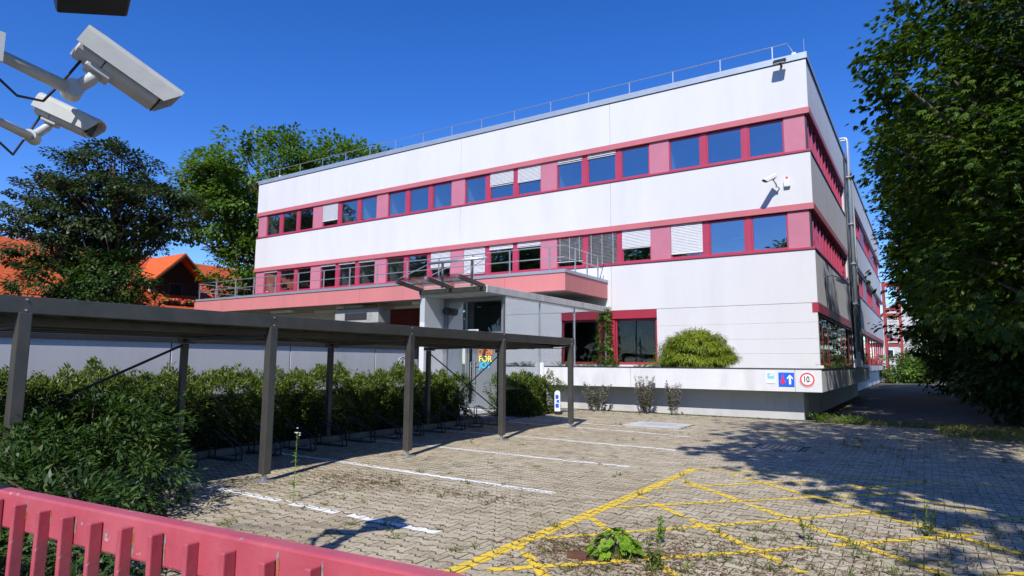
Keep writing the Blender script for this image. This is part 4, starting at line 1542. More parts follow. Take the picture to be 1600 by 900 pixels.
# the one beside the viewer that throws the near shade on the paving
cr3 = tree_mesh_crown(13, [(0, 0, 7.8, 3.0, 3.0, 2.3), (.6, -.8, 10.2, 2.4, 2.4, 2.0), (-1.0, 1.0, 7.4, 1.9, 2.0, 1.4), (-1.9, 0.2, 8.6, 1.8, 1.7, 1.3), (1.5, .6, 8.2, 2.2, 2.2, 1.8), (-.6, .4, 12.6, 2.3, 2.2, 2.2), (1.2, .2, 13.2, 2.0, 2.0, 1.8)], 300, 21, .25, .11, .75, k=5, inner=.35)
tr3 = limbs(cr3[2], (0, 0, 0), (.1, 0, 12.4), .26, 55, 7, .4)
make_tree('chestnut_tree', 'chestnut tree beside the viewer that shades the yellow hatched paving', (2.45, 4.35, -.05), cr3, tr3, 'leaf_chestnut', GT)

cT = copy_tree(c2, 'chestnut tree behind the viewer that shades the lower right corner', (5.3, -4.3, -.05), 2.2, .8)
# big dark maple left, in front of the orange roof
bl = [(-.2, 0, 10.6, 3.7, 3.7, 2.9), (-2.8, -1.2, 9.0, 3.4, 3.4, 2.5), (2.7, 1.0, 10.7, 2.5, 2.5, 1.7), (-.7, 0, 13.2, 2.8, 2.8, 2.0), (3.5, 1.6, 9.8, 1.4, 1.4, 1.0), (-4.6, -1.8, 11.2, 2.7, 2.7, 2.3)]
crL = tree_mesh_crown(21, bl, 330, 100, .23, .16, .75, inner=.5, flat=.42, droop=.25)
trL = limbs(crL[2], (0, 0, 0), (0, .1, 12.6), .36, 90, 8, .3)
make_tree('maple_tree', 'dark broad maple tree at the left in front of the orange roof', (-41.3, 18.6, -.05), crL, trL, 'leaf_dark', cat='tree')
crS = tree_mesh_crown(22, [(0, 0, 4.4, 3.2, 3.2, 3.0), (.6, .2, 6.4, 2.0, 2.0, 1.7), (-2.4, -1.1, 6.0, 2.5, 2.5, 2.1)], 240, 70, .24, .15, .6, inner=.5)
trS = limbs(crS[2], (0, 0, 0), (0, 0, 5.0), .16, 30, 9, .2)
make_tree('shrub_tree', 'low dense bush under the dark maple, before the orange roofed house', (-40.6, 18.0, -.05), crS, trS, 'leaf_yew', cat='bush')
bl = [(0, 0, 15.5, 5.2, 5.2, 4.6), (-2.4, -1.6, 13.2, 3.8, 3.8, 3.6), (4.6, 3.2, 16.0, 4.0, 4.0, 3.9), (8.3, 5.8, 15.4, 3.2, 3.2, 3.6), (-1.0, -.6, 9.0, 3.6, 3.6, 3.2), (-3.8, -2.7, 16.4, 2.5, 2.5, 2.1)]
crM = tree_mesh_crown(23, bl, 620, 66, .34, .24, 1.0, inner=.5, flat=.6, droop=.2)
trM = limbs(crM[2], (0, 0, 0), (.2, .1, 17), .42, 90, 10, .2)
make_tree('ash_tree', 'tall bright green tree rising behind the left end of the white building', (-43.5, 31.0, -.05), crM, trM, 'leaf_mid', cat='tree')

# trees across the street behind the viewer: they are what the lower window panes mirror
blB = [(0, 0, 6.5, 3.8, 3.8, 3.6), (1.5, .5, 9.6, 2.8, 2.8, 2.6), (-1.7, -.5, 8.4, 2.8, 2.8, 2.6)]
crB = tree_mesh_crown(31, blB, 170, 34, .5, .34, 1.0, inner=.5)
trB = limbs(crB[2], (0, 0, 0), (0, 0, 9), .3, 25, 11, .2)
src = None
ORD = ['first', 'second', 'third', 'fourth', 'fifth', 'sixth', 'seventh', 'eighth', 'ninth', 'tenth', 'eleventh', 'twelfth', 'thirteenth', 'fourteenth']
for k, (x, y, s_) in enumerate(((-12.6, -22, 1.32), (-26.5, -23, 1.45), (-37, -22, 1.7), (-45, -24, 1.75), (-54, -22, 1.7), (-63, -23, 1.75), (-72, -22, 1.7), (-81, -23, 1.75), (-90, -22, 1.8), (-99, -22, 2.5), (-111, -20, 2.6))):
    lab = '%s street tree from the right opposite the white facade, mirrored in its panes' % ORD[k]
    if src is None:
        src = make_tree('street_tree', lab, (x, y, -.05), crB, trB, 'leaf_mid', 'street trees across the road', rz=k)
        src.scale = (s_,) * 3
    else:
        copy_tree(src, lab, (x, y, -.05), k * 1.3, s_)


# hedges
def hedge(name, label, x0, x1, y0, y1, h, n, seed, leaf='leaf_hedge', L=.085, W=.028, loc=None, shoots=40):
    rg_ = np.random.default_rng(seed)
    t = thing(name, label, 'hedge', loc or (x1, (y0 + y1) / 2, 0))

    def wob(a, b):
        return .10 * np.sin(a * 2.3 + b * 1.7 + seed) + .10 * np.sin(a * 5.1 - b * 3.2) + .09 * np.sin(a * 9.7 + b * 7.9) + .06 * np.sin(a * 17.3 - b * 13.1)
    wx, wy = x1 - x0, y1 - y0
    areas = np.array([wy * h * 2.2, wx * wy * 1.6, wx * h, wx * h, wy * h * .35])
    fc = rg_.choice(5, n, p=areas / areas.sum())
    a, b = rg_.random(n), rg_.random(n)
    dep = rg_.exponential(.07, n)
    pos = np.zeros((n, 3))
    nr = np.zeros((n, 3))
    for i, (fx, fy, fz, nx, ny, nz) in enumerate(((1, None, None, 1, 0, 0), (None, None, 1, 0, 0, 1), (None, 1, None, 0, 1, 0), (None, 0, None, 0, -1, 0), (0, None, None, -1, 0, 0))):
        mk_ = fc == i
        k_ = mk_.sum()
        aa, bb = a[mk_], b[mk_]
        X = np.full(k_, x0 + wx * fx) if fx is not None else x0 + wx * aa
        Y = np.full(k_, y0 + wy * fy) if fy is not None else y0 + wy * (bb if fx is None else aa)
        Z = np.full(k_, h * fz) if fz is not None else h * (bb if fx is not None else bb)
        if fy is not None: Z = h * bb
        pos[mk_] = np.stack([X, Y, Z], 1)
        nr[mk_] = (nx, ny, nz)
    # rounded upper edge, bumpy face
    w = wob(pos[:, 1], pos[:, 2] + pos[:, 0])
    pos += nr * (w - dep)[:, None]
    edge = np.clip((pos[:, 2] - h * .72) / (h * .28), 0, 1)
    cxx = (x0 + x1) / 2
    pos[:, 0] = cxx + (pos[:, 0] - cxx) * (1 - .22 * edge ** 2)
    pos[:, 2] += (.06 * np.sin(pos[:, 1] * 1.9 + seed) + .06 * np.sin(pos[:, 1] * 4.7 + pos[:, 0] * 3) + .05 * np.sin(pos[:, 1] * 8.3)) * pos[:, 2] / h
    d = nr + rand_unit(rg_, n) * .75
    d[:, 2] += .35
    up = np.array([0, 0, 1.]) + rand_unit(rg_, n) * .5 + nr * .4
    sz = rg_.uniform(.6, 1.3, n)
    P = [leaf_quads(pos, d, up, L * sz, W * sz, .2)]
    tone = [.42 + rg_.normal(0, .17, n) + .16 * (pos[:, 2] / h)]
    # long shoots standing out of the top
    ns = shoots
    for _ in range(ns):
        bx, by = rg_.uniform(x0 + .15, x1 - .1), rg_.uniform(y0 + .1, y1 - .1)
        hh = rg_.uniform(.10, .30)
        m_ = 26
        tt = rg_.random(m_)
        lean = rg_.normal(0, .25, 2)
        bp = np.stack([bx + lean[0] * hh * tt, by + lean[1] * hh * tt, h - .05 + hh * tt], 1)
        dd = rand_unit(rg_, m_)
        dd[:, 2] = np.abs(dd[:, 2]) * .4 + .25
        P.append(leaf_quads(bp, dd, np.tile([0, 0, 1.], (m_, 1)) + rand_unit(rg_, m_) * .4, rg_.uniform(.07, .13, m_) * (1.1 - .6 * tt), np.full(m_, W * 1.1), .25))
        tone.append(np.full(m_, .7) + rg_.normal(0, .12, m_))
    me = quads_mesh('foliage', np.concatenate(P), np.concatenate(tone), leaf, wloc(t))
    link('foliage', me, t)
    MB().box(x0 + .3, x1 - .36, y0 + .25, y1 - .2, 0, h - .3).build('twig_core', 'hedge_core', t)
    return t


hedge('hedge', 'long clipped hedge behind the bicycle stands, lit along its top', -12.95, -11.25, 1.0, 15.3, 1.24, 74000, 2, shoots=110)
hedge('hedge', 'short rounded hedge block right of the entrance doors', -11.85, -10.4, 16.85, 19.0, 1.08, 15000, 5, shoots=10)


# near dark yew shrub behind the fence
def shrub(name, label, loc, blobs, ncl, nleaf, L, W, clr, leaf, seed, cat='shrub', stems=14, **kw):
    P, tone, cen = tree_mesh_crown(seed, blobs, ncl, nleaf, L, W, clr, **kw)
    t = thing(name, label, cat, loc)
    link('foliage', quads_mesh('foliage', P, tone, leaf), t)
    rr_ = random.Random(seed)
    m = MB()
    for i in rr_.sample(range(len(cen)), min(stems, len(cen))):
        c = Vector(cen[i])
        b = Vector((rr_.uniform(-.06, .06), rr_.uniform(-.06, .06), -.02))
        e = b.lerp(c, .55) + Vector((0, 0, .1 * c.length))
        m.tube([b, e, c], [.012 + .006 * c.length, .008 + .003 * c.length, .004], 5)
    link('stem', m.mesh('stem', 'bark', smooth=True), t)
    return t


shrub('yew_shrub', 'dark feathery yew shrub in the left foreground behind the pink fence', (-7.75, 3.45, -.01),
      [(0, 0, .62, .95, .95, .62), (-.9, -.5, .75, .9, .9, .6), (.55, .35, .38, .65, .6, .38), (-.3, .5, .95, .7, .7, .42), (.2, -.6, .5, .8, .6, .5)], 330, 46, .085, .03, .2, 'leaf_yew', 61, inner=.6, stems=30, droop=.1)
shrub('yew_shrub', 'yew shrub at the left picture edge beside the fence', (-9.3, 2.5, -.01),
      [(0, 0, .7, 1.0, 1.0, .7), (-.6, .3, .95, .7, .7, .5)], 150, 40, .09, .032, .22, 'leaf_yew', 62, inner=.6, stems=20, droop=.1)
shrub('yew_shrub', 'low dark yew growth just behind the pink fence pickets', (-5.0, 2.35, -.01),
      [(0, 0, .2, .75, .5, .26), (-.9, .1, .32, .8, .6, .34), (-1.8, .2, .4, .8, .6, .4)], 170, 40, .085, .03, .2, 'leaf_yew', 64, inner=.5, stems=20, droop=.1)
# laceleaf maple in the planter
P, tone, cen = tree_mesh_crown(63, [(0, 0, .5, 1.4, 1.1, .62), (.1, 0, .85, 1.1, .9, .55), (0, 0, 1.1, .65, .65, .36)], 380, 90, .15, .03, .24, inner=.72, flat=.5, droop=.9)
mp = thing('laceleaf_maple', 'rounded yellow green laceleaf maple in the planter by the window', 'shrub', (-6.95, 23.0, 1.40))
link('foliage', quads_mesh('foliage', P, tone, 'leaf_maple'), mp)
link('trunk', limbs(cen, (0, 0, 0), (.05, 0, .8), .05, 40, 3, .2).mesh('trunk', 'bark', smooth=True), mp)


def herb(name, label, loc, stems, h, spread, leaf, seed, L=.07, W=.03, n=18, cat='plant', group=None, flower=None, kind=None, stemmat='leaf_weed', low=.15):
    """upright weed: thin stems with leaves along them"""
    rg_ = np.random.default_rng(seed)
    t = thing(name, label, cat, loc, group)
    P, T = [], []
    m = MB()
    tops = []
    for _ in range(stems):
        a = rg_.uniform(0, 2 * pi)
        r = spread * sqrt(rg_.random())
        hh = h * rg_.uniform(.6, 1.0)
        b = np.array([cos(a) * r * .35, sin(a) * r * .35, 0])
        tp = np.array([cos(a) * r, sin(a) * r, hh])
        md = (b + tp) / 2 + np.array([0, 0, hh * .08])
        m.tube([tuple(b), tuple(md), tuple(tp)], [.006, .005, .002], 4)
        tt = rg_.uniform(low, 1, n)[:, None]
        bp = (1 - tt) ** 2 * b + 2 * tt * (1 - tt) * md + tt ** 2 * tp
        d = rand_unit(rg_, n)
        d[:, 2] = np.abs(d[:, 2]) * .5
        P.append(leaf_quads(bp, d, np.tile([0, 0, 1.], (n, 1)) + rand_unit(rg_, n) * .3, L * rg_.uniform(.5, 1.2, n) * (1.15 - .6 * tt[:, 0]), np.full(n, W), .3))
        T.append(.5 + rg_.normal(0, .2, n))
        tops.append(tp)
    link('foliage', quads_mesh('foliage', np.concatenate(P), np.concatenate(T), leaf), t)
    m2 = bpy.data.meshes.new('stem')
    link('stem', m.mesh('stem', 'wood_dark' if leaf == 'leaf_dry' else 'stem_green'), t)
    if flower:
        fm = MB()
        for tp in tops:
            for _ in range(7):
                o_ = rg_.normal(0, .03, 3)
                c = Vector(tp) + Vector(o_)
                fm.obox(c, Vector((1, 0, 0)), Vector((0, 1, 0)), Vector((0, 0, 1)), .007, .007, .004)
        link('blossom', fm.mesh('blossom', flower), t)
    return t


pm('stem_green', (.14, .20, .05), .7, .2, 9)
herb('tall_weed', 'tall single stemmed weed with tiny white flowers on the first white line', (-6.35, 5.08, 0), 1, .88, .03, 'leaf_bright', 71, .075, .028, 40, flower='sign_white', low=.05)
herb('dry_weed', 'dry silvery weed clump at the left foot of the planter', (-9.75, 20.6, 0), 24, 1.0, .6, 'leaf_dry', 72, .12, .045, 60)
herb('dry_weed', 'tall dry silvery weed in the middle of the planter foot', (-7.95, 20.55, 0), 20, 1.3, .38, 'leaf_dry', 73, .12, .045, 70)
herb('dry_weed', 'dry silvery weed right of the tall one at the planter foot', (-6.9, 20.35, 0), 14, 1.1, .32, 'leaf_dry', 74, .12, .045, 60)
herb('green_weed', 'leafy green weed at the base of the right plinth corner', (-2.55, 20.4, 0), 18, .3, .4, 'leaf_bright', 75, .09, .04, 16)
herb('green_weed', 'bright grass clump on the ground beside the right plinth corner', (-1.9, 20.6, 0), 30, .28, .6, 'leaf_bright', 76, .1, .02, 16)
herb('green_weed', 'slim green weed behind the leafy plant on the yellow hatching', (-2.15, 5.85, 0), 3, .36, .06, 'leaf_bright', 77, .05, .02, 30)
herb('green_weed', 'small upright weed on the right part of the hatched paving', (-1.03, 6.75, 0), 3, .26, .07, 'leaf_weed', 78, .05, .02, 24)
herb('green_weed', 'thistle like weed at the right end of the hatching', (-.1, 7.6, 0), 5, .3, .16, 'leaf_weed', 79, .06, .018, 24)
herb('green_weed', 'weed beside the orange brown litter right of the leafy plant', (-1.95, 5.15, 0), 6, .2, .14, 'leaf_weed', 80, .07, .02, 20)
# broad leafed seedling on the hatching
rg_ = np.random.default_rng(81)
n = 95
aa, rr_ = rg_.uniform(0, 2 * pi, n), .2 * np.sqrt(rg_.random(n))
pos = np.stack([np.cos(aa) * rr_, np.sin(aa) * rr_, .06 + .17 * (1 - (rr_ / .2) ** 2) * rg_.uniform(.5, 1, n)], 1)
d = np.stack([np.cos(aa), np.sin(aa), np.full(n, -.15)], 1) + rand_unit(rg_, n) * .4
lp = thing('leafy_plant', 'low bright green broad leafed plant growing on the yellow hatched paving', 'plant', (-2.36, 5.3, 0))
Ls, Ws = rg_.uniform(.06, .11, n), rg_.uniform(.045, .07, n)
upv = np.tile([0, 0, 1.], (n, 1)) + rand_unit(rg_, n) * .25
lobes = [leaf_quads(pos, d + sgn * .25 * np.stack([-np.sin(aa), np.cos(aa), 0 * aa], 1), upv, Ls, Ws, .25) for sgn in (-1, 0, 1)]
for k in range(n):
    link('leaf', quads_mesh('leaf', np.stack([q_[k] for q_ in lobes]), np.full(3, .55 + rg_.normal(0, .2)), 'leaf_bright'), lp)
m = MB()
for k in range(0, n, 4): m.tube([(0, 0, 0), tuple(pos[k])], .004, 4)
link('stem', m.mesh('stem', 'stem_green'), lp)
MB().box(-2.66, -2.50, 5.02, 5.12, .0, .05).build('brick', 'brick_brown') if False else None
bk = MB().obox((-2.57, 5.03, .022), Vector((.97, .2, 0)), Vector((-.2, .97, 0)), Vector((0, 0, 1)), .085, .05, .02).build('brick_fragment', 'brick_brown', bevel=.006)
tag(bk, 'reddish brown brick fragment lying left of the leafy plant', 'brick')

# vine on the pier, plants in the planter and behind the glass
P, tone, cen = tree_mesh_crown(82, [(.1, 0, .3, .30, .2, .35), (0, 0, 1.4, .17, .15, .8), (-.05, 0, 2.45, .26, .15, .3)], 60, 14, .12, .08, .12, inner=.3)
vn = thing('climbing_vine', 'green vine climbing the red pier between the ground floor windows', 'vine', (-12.05, YF - .3, 1.40))
link('foliage', quads_mesh('foliage', P, tone, 'leaf_mid'), vn)
link('stem', MB().tube([(0, 0, 0), (.05, .1, .9), (-.04, .15, 1.8), (.06, .15, 2.5)], .015, 5).mesh('stem', 'bark'), vn)
for k, (x, y, h, sp, lf, lab) in enumerate(((-11.4, 21.25, .38, .5, 'leaf_mid', 'yellow green plants at the left end of the planter'), (-10.6, 21.3, .30, .4, 'leaf_weed', 'low weeds in the planter left of the red pier'),
                                    (-7.9, 21.2, .34, .34, 'leaf_bright', 'green leafy plant hanging over the planter edge below the maple'), (-8.35, 21.2, .24, .3, 'leaf_maple', 'yellowish plant beside the maple in the planter'),
                                    (-6.2, 21.3, .18, .5, 'leaf_maple', 'low yellow green growth right of the maple'), (-2.9, 27.2, .45, .7, 'leaf_mid', 'bushy plants at the side windows of the planter'),
                                    (-2.9, 30.0, .4, .9, 'leaf_mid', 'plants further back in the side planter'))):
    herb('planter_plant', lab, (x, y, 1.39), 18, h, sp, lf, 90 + k, .11, .055, 14)
for k, (x, y, h, sp, lab) in enumerate(((-13.2, 22.6, 2.9, .35, 'tall thin indoor tree behind the porch glass'), (-13.3, 24.2, 1.9, .6, 'leafy indoor plant behind the porch glass'), (-13.1, 20.2, 1.7, .3, 'indoor plant close to the porch doors'))):
    herb('indoor_plant', lab, (x, y, .03), 7, h, sp, 'leaf_mid', 110 + k, .2, .09, 26, low=.45)
# flowering grass, weeds and litter in the paving joints
rg_ = np.random.default_rng(120)


def ground_tufts(name, centres, n_per, h, spread, leaf, seed, L, W, flat=.5, tone0=.5):
    r_ = np.random.default_rng(seed)
    c = np.repeat(np.asarray(centres, float), n_per, 0)
    n = len(c)
    off = r_.normal(0, 1, (n, 2)) * spread
    pos = np.c_[c[:, 0] + off[:, 0], c[:, 1] + off[:, 1], np.full(n, -.002) + r_.random(n) * .01]
    d = rand_unit(r_, n)
    d[:, 2] = np.abs(d[:, 2]) * (1 - flat) * 2 + .06
    sz = r_.uniform(.5, 1.3, n)
    P = leaf_quads(pos, d, np.tile([0, 0, 1.], (n, 1)) + rand_unit(r_, n) * .35, L * sz, W * sz, .2)
    T = tone0 + np.repeat(r_.normal(0, .2, len(centres)), n_per) + r_.normal(0, .12, n)
    o = link(name, quads_mesh(name, P, T, leaf))
    o['kind'] = 'stuff'
    return o


def joint_points(n, f, seed):
    """points lying in the joints between stones, accepted by density f(x, y)"""
    r_ = np.random.default_rng(seed)
    out = []
    while len(out) < n:
        k = r_.integers(len(cells))
        x, y = cells[k]
        if r_.random() > f(x, y): continue
        j = r_.integers(NO)
        t = r_.random()
        p = OUT_EX[j] * (1 - t) + OUT_EX[(j + 1) % NO] * t
        out.append((x + p[0] * 1.03, y + p[1] * 1.03))
    return np.array(out)


def dens(x, y):
    v = .05
    v += 1.0 * math.exp(-(((x + 2.5) / .75) ** 2 + ((y - 5.35) / .6) ** 2))
    v += .65 * math.exp(-(((x + 1.2) / .9) ** 2 + ((y - 6.3) / .8) ** 2))
    v += .5 * math.exp(-(((x - .2) / .8) ** 2 + ((y - 7.3) / 1.5) ** 2))
    v += .35 * math.exp(-(((x + 6.6) / .9) ** 2 + ((y - 6.6) / .5) ** 2))
    v += .25 * math.exp(-(((x + 1) / 2.2) ** 2 + ((y - 15) / 3) ** 2))
    v += .5 * math.exp(-((y - 20.4) / .5) ** 2)
    return v


ground_tufts('joint_moss', joint_points(2600, dens, 1), 7, .02, .018, 'leaf_weed', 121, .028, .010, .8)
ground_tufts('weed_tufts', joint_points(300, lambda x, y: dens(x, y) ** 1.5, 2), 16, .05, .025, 'leaf_weed', 122, .07, .011, .35, .5)
ground_tufts('weed_tufts', joint_points(30, lambda x, y: .4 if -6.8 < x < -1 and 3 < y < 9 else .04, 3), 9, .05, .018, 'leaf_weed', 123, .045, .016, .5, .55)
GRS = [(-6.05, 4.02), (-5.0, 4.72), (-4.32, 4.62), (-5.3, 8.9), (-4.7, 4.95), (-3.55, 4.6), (-7.1, 4.6), (-4.9, 4.35)]
ground_tufts('weed_tufts', GRS, 60, .03, .045, 'leaf_weed', 124, .04, .010, .7, .75)
lit = []
for (cx, cy, sx_, sy_, n_) in ((-2.5, 5.2, .42, .34, 900), (-6.8, 6.45, .55, .28, 520), (-7.7, 5.6, .25, .2, 120), (-1.4, 5.7, .6, .45, 420), (-.1, 6.9, .5, .6, 220), (-4.9, 6.6, .5, .18, 140), (-8.0, 8.5, .4, .15, 60), (-7.5, 20.6, 2.6, .2, 260), (-2.0, 13.9, .7, .3, 80)):
    lit.append(np.c_[rg_.normal(cx, sx_, n_), rg_.normal(cy, sy_, n_)])
ground_tufts('leaf_litter', np.concatenate(lit), 5, .01, .03, 'leaf_litter', 125, .04, .010, .92, .5)
ground_tufts('grass_verge', np.c_[rg_.uniform(.2, 3.4, 900), rg_.uniform(17.8, 21.2, 900)], 10, .1, .06, 'leaf_weed', 126, .12, .012, .3, .6)
ground_tufts('grass_verge', np.c_[rg_.uniform(-2.5, .2, 420), rg_.uniform(20.2, 21.6, 420)], 9, .1, .06, 'leaf_weed', 127, .10, .012, .4, .65)
# shade undergrowth right of the drive
for k, (x, y, s_) in enumerate(((2.6, 24.0, 1.15), (3.0, 29.0, 1.2), (2.6, 36.0, 1.2), (2.2, 45.0, 1.2), (5.2, 20.5, 1.0), (7.5, 22.0, 1.3))):
    lab = ['dark bush right of the drive under the chestnuts', 'second dark bush along the drive', 'third dark bush along the drive, deep in shade', 'far dark bush along the drive', 'dark bush at the right edge below the nearest chestnut', 'broad dark bush at the far right edge'][k]
    if k == 0:
        b0 = shrub('undergrowth_bush', lab, (x, y, -.03), [(0, 0, 1.3, 1.5, 1.9, 1.3), (.5, .9, 1.9, 1.2, 1.4, 1.0), (-.3, -1.0, 1.0, 1.2, 1.2, .9)], 120, 40, .22, .13, .5, 'leaf_yew', 131, cat='bush')
        b0['group'] = 'bushes right of the drive'
        b0.scale = (s_,) * 3
    else:
        copy_tree(b0, lab, (x, y, -.03), k * 1.4, s_)
shrub('garden_bush', 'light green bush at the far end of the drive by the red steel frame', (-1.9, 71, -.03), [(0, 0, 1.4, 2.0, 2.0, 1.5), (1.2, .4, 1.0, 1.4, 1.4, 1.0)], 110, 34, .3, .16, .6, 'leaf_mid', 132, cat='bush')
shrub('blossom_bush', 'tall bush dotted with white blossoms at the end of the drive', (1.6, 80, -.03), [(0, 0, 4.0, 3.0, 2.6, 3.8), (-1.5, 0, 2.4, 2.0, 2.0, 2.2), (1.5, 0, 6.0, 2.4, 2.0, 2.4)], 170, 40, .34, .22, .7, 'leaf_blossom', 133, cat='bush')
hz = hedge('hedge', 'far dark hedge closing the end of the drive', -2.5, 8, 88, 90, 2.2, 9000, 9, 'leaf_yew', .3, .12, shoots=0)

# ------------------------------------------------------------------ red steel stair frame behind the building
tw = thing('stair_tower', 'red steel stair frame at the far rear corner of the white building', 'stair tower', (-2.6, 78, 0))
for x in (-3.3, -1.9):
    for y in (78, 80.2):
        MB().box(x - .11, x + .11, y - .11, y + .11, -.05, 10.5).build('column', 'steel_red', tw)
for z in (10.3, 7.6, 6.9, 4.35, 3.75):
    for y in (78, 80.2):
        MB().box(-3.19, -2.01, y - .09, y + .09, z - .12, z + .12).build('beam', 'steel_red', tw)
for z in (3.9, 7.05):
    MB().box(-3.1, -2.1, 78.2, 80.0, z, z + .06).build('landing', 'dark_metal', tw)
    for z2 in (1.0,):
        for y in (77.93, 80.27):
            MB().box(-3.2, -2.0, y - .02, y + .02, z + z2, z + z2 + .06).build('guard_rail', 'galvanised', tw)
for k in range(9):
    MB().box(-3.0, -2.2, 78.3 + k * .19, 78.5 + k * .19, 3.95 + k * .33, 4.0 + k * .33).build('step', 'dark_metal', tw)
fh = thing('gable_house', 'white gabled house far behind the red stair frame', 'house', (-2.6, 112, 0))
m = MB()
prof = [(-5.2, 0), (-.6, 0), (-.6, 9.4), (-2.7, 11.3), (-5.2, 9.2)]
m.plate([(x, 112, z) for x, z in prof], (0, 9, 0))
m.build('wall', 'white_house', fh)
MB().plate([(-2.7, 111.6, 11.6), (-.1, 111.6, 9.2), (-.1, 111.6, 9.0), (-2.7, 111.6, 11.35)], (0, 9.6, 0)).build('roof', 'corrugated', fh)
MB().plate([(-2.7, 111.6, 11.6), (-5.7, 111.6, 8.9), (-5.7, 111.6, 8.7), (-2.7, 111.6, 11.35)], (0, 9.6, 0)).build('roof', 'corrugated', fh)
for x, z in ((-4.3, 2.6), (-4.3, 5.4), (-2.0, 2.6), (-2.0, 5.4)):
    w_ = MB().box(x - .5, x + .5, 111.93, 111.99, z, z + 1.4).build('window', 'sign_white', fh)
    MB().box(x - .42, x + .42, 111.90, 111.928, z + .08, z + 1.32).build('pane', 'car_glass', w_)

# ------------------------------------------------------------------ orange roofed house on the left
hs = thing('tiled_house', 'house with a bright orange tiled roof and a dark timber gable', 'house', (-50, 26, 0))
hx, hy0, hy1, ez, rz_ = -55.7, 6.0, 50.0, 4.7, 10.3
hw = 7.2
MB().box(hx - hw + .6, hx + hw - .6, hy0 + .4, hy1 - .4, 0, ez + .1).build('wall', 'house_plaster', hs)
m = MB()
m.plate([(hx, hy0, rz_), (hx, hy1, rz_), (hx + hw, hy1, ez), (hx + hw, hy0, ez)], (0, 0, .18))
m.build('roof', 'roof_tiles', hs)
MB().plate([(hx, hy0, rz_), (hx, hy1, rz_), (hx - hw, hy1, ez), (hx - hw, hy0, ez)], (0, 0, .18)).build('roof', 'roof_tiles', hs)
for y in (hy0 + .3, hy1 - .5):
    MB().plate([(hx - hw + .7, y, ez), (hx + hw - .7, y, ez), (hx, y, rz_ - .1)], (0, .2, 0)).build('gable_wall', 'house_plaster', hs)
# cross gable
gy_, gx, gp, ge, gw = 28.3, -50.0, 10.15, 7.95, 2.25
MB().plate([(hx, gy_, gp), (gx, gy_, gp), (gx, gy_ - gw, ge), (hx + 1.2, gy_ - gw, ge)], (0, 0, .16)).build('dormer_roof', 'stucco_tile', hs)
MB().plate([(hx, gy_, gp), (gx, gy_, gp), (gx, gy_ + gw, ge), (hx + 1.2, gy_ + gw, ge)], (0, 0, .16)).build('dormer_roof', 'stucco_tile', hs)
MB().plate([(gx - 1.2, gy_ - gw + .3, 5.5), (gx - 1.2, gy_ + gw - .3, 5.5), (gx - 1.2, gy_ + gw - .3, ge), (gx - 1.2, gy_, gp - .2), (gx - 1.2, gy_ - gw + .3, ge)], (-.2, 0, 0)).build('gable_wall', 'wood_dark', hs)
for s_ in (-1, 1):
    MB().box(gx - 4, gx - 1.2, gy_ + s_ * (gw - .3) - .08, gy_ + s_ * (gw - .3) + .08, 5.0, ge + .05).build('cheek_wall', 'house_plaster', hs)
    MB().bar((gx - .05, gy_ + s_ * (gw + .05), ge - .12), (gx - .05, gy_ + s_ * .03, gp - .12), .12, .22, (1, 0, 0)).build('barge_board', 'wood_dark', hs)
gwin = MB().box(gx - 1.199, gx - 1.15, gy_ - .55, gy_ + .55, 5.6, 7.9).build('window', 'interior_dark', hs)
MB().box(gx - 1.149, gx - 1.13, gy_ - .47, gy_ + .47, 5.7, 7.8).build('pane', 'car_glass', gwin)
bal = MB()
for k in range(11):
    bal.box(gx - .06, gx, gy_ - gw + .35 + k * .32, gy_ - gw + .35 + k * .32 + .29, 5.0, 6.0)
bal.box(gx - .08, gx + .03, gy_ - gw + .3, gy_ + gw - .2, 6.0, 6.1)
bal.box(gx - 1.2, gx, gy_ - gw + .3, gy_ + gw - .2, 4.9, 5.02)
bal.build('balcony', 'wood_dark', hs)
for k, (y, lab) in enumerate(((gy_ - .95, 'flower box with red blooms on the left half of the timber balcony'), (gy_ + .75, 'flower box with red and yellow blooms on the right half of the timber balcony'))):
    fb_ = thing('flower_box', lab, 'flower box', (gx + .08, y, 6.1))
    MB().box(gx + .0, gx + .2, y - .7, y + .7, 6.1, 6.28).build('box', 'wood_dark', fb_)
    r_ = random.Random(k)
    for mat_, c_ in (('petal_red', 34), ('petal_yellow', 10), ('stem_green', 30)):
        m = MB()
        for _ in range(c_):
            p = Vector((gx + .1 + r_.uniform(-.12, .14), y + r_.uniform(-.7, .7), 6.3 + r_.uniform(-.03, .2)))
            m.obox(p, Vector((1, 0, 0)), Vector((0, .8, .6)), Vector((0, -.6, .8)), .06, .06, .03)
        m.build('bloom' if mat_ != 'stem_green' else 'leaves', mat_, fb_)
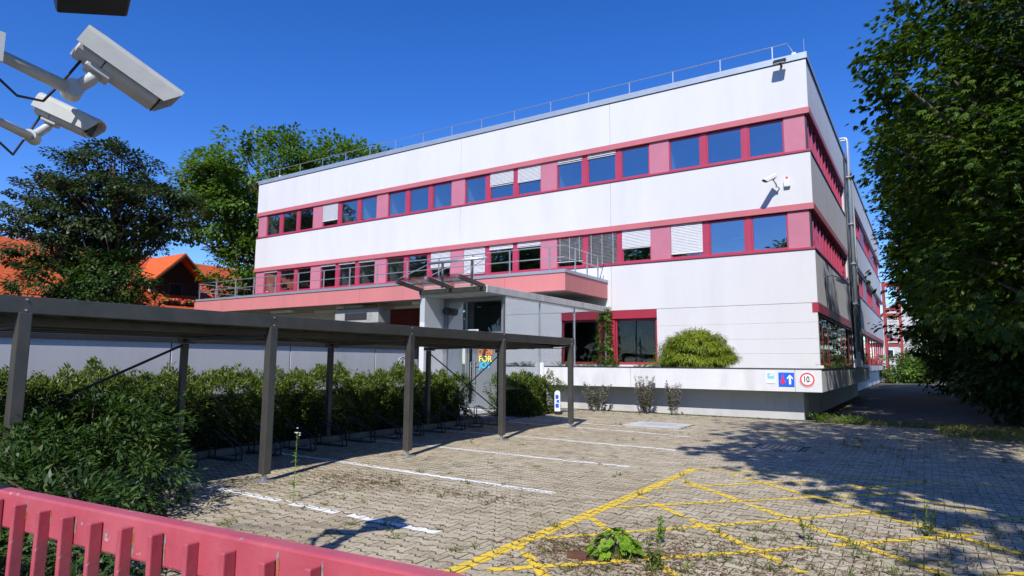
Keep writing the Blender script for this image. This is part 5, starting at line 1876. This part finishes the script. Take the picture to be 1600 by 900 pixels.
for y in (34.5,):
    sk = MB().plate([(hx + 3.6, y, rz_ - 3.6 * (rz_ - ez) / hw + .2), (hx + 3.6, y + .9, rz_ - 3.6 * (rz_ - ez) / hw + .2), (hx + 4.8, y + .9, rz_ - 4.8 * (rz_ - ez) / hw + .2), (hx + 4.8, y, rz_ - 4.8 * (rz_ - ez) / hw + .2)], (0, 0, .05)).build('roof_window', 'car_glass', hs)

# ------------------------------------------------------------------ van standing in the yard, seen over the wall
vx, vy = -27.5, 13.6
van = thing('delivery_van', 'grey blue van in the yard, only its roof showing over the grey wall', 'van', (vx, vy, 0), rz=0)
sec = [(-1.0, .45), (1.0, .45), (1.02, 1.2), (.98, 1.6), (.86, 2.45), (.74, 2.62), (-.74, 2.62), (-.86, 2.45), (-.98, 1.6), (-1.02, 1.2)]
def vprof(y, zs, ws):
    return [(vx + a * ws, vy + y, .45 + (b - .45) * zs) for a, b in sec]
st_ = [(-2.9, .30, .92), (-2.75, .42, .98), (-2.0, .50, 1), (-1.3, .97, .98), (-1.0, 1, 1), (2.6, 1, 1), (2.75, .96, .98)]
rings = [vprof(y, z, w) for y, z, w in st_]
nn_ = len(sec)
m = MB()
fs = [tuple(range(nn_)), tuple(reversed(range((len(rings) - 1) * nn_, len(rings) * nn_)))]
for i in range(len(rings) - 1):
    fs += [(i * nn_ + k, (i + 1) * nn_ + k, (i + 1) * nn_ + (k + 1) % nn_, i * nn_ + (k + 1) % nn_) for k in range(nn_)]
m.add([p for r in rings for p in r], fs)
m.build('body', 'van_paint', van)
MB().plate([(vx - .75, vy - 1.93, 1.62), (vx + .75, vy - 1.93, 1.62), (vx + .70, vy - 1.36, 2.45), (vx - .70, vy - 1.36, 2.45)], (0, -.02, .01)).build('windscreen', 'car_glass', van)
for s_ in (-1, 1):
    MB().box(vx + s_ * 1.0 - .012, vx + s_ * 1.0 + .012, vy - 1.1, vy - .2, 1.55, 2.2).build('side_window', 'car_glass', van)
    for y in (-1.9, 1.75):
        w_ = MB().tube([(vx + s_ * .78, vy + y, .34), (vx + s_ * 1.0, vy + y, .34)], .34, 20).build('wheel', 'rubber', van)
        MB().tube([(vx + s_ * .98, vy + y, .34), (vx + s_ * 1.012, vy + y, .34)], .2, 14).build('rim', 'galvanised', w_)
MB().box(vx - .5, vx + .5, vy - .2, vy + .1, 2.62, 2.80).build('roof_box', 'camera_white', van, bevel=.03)
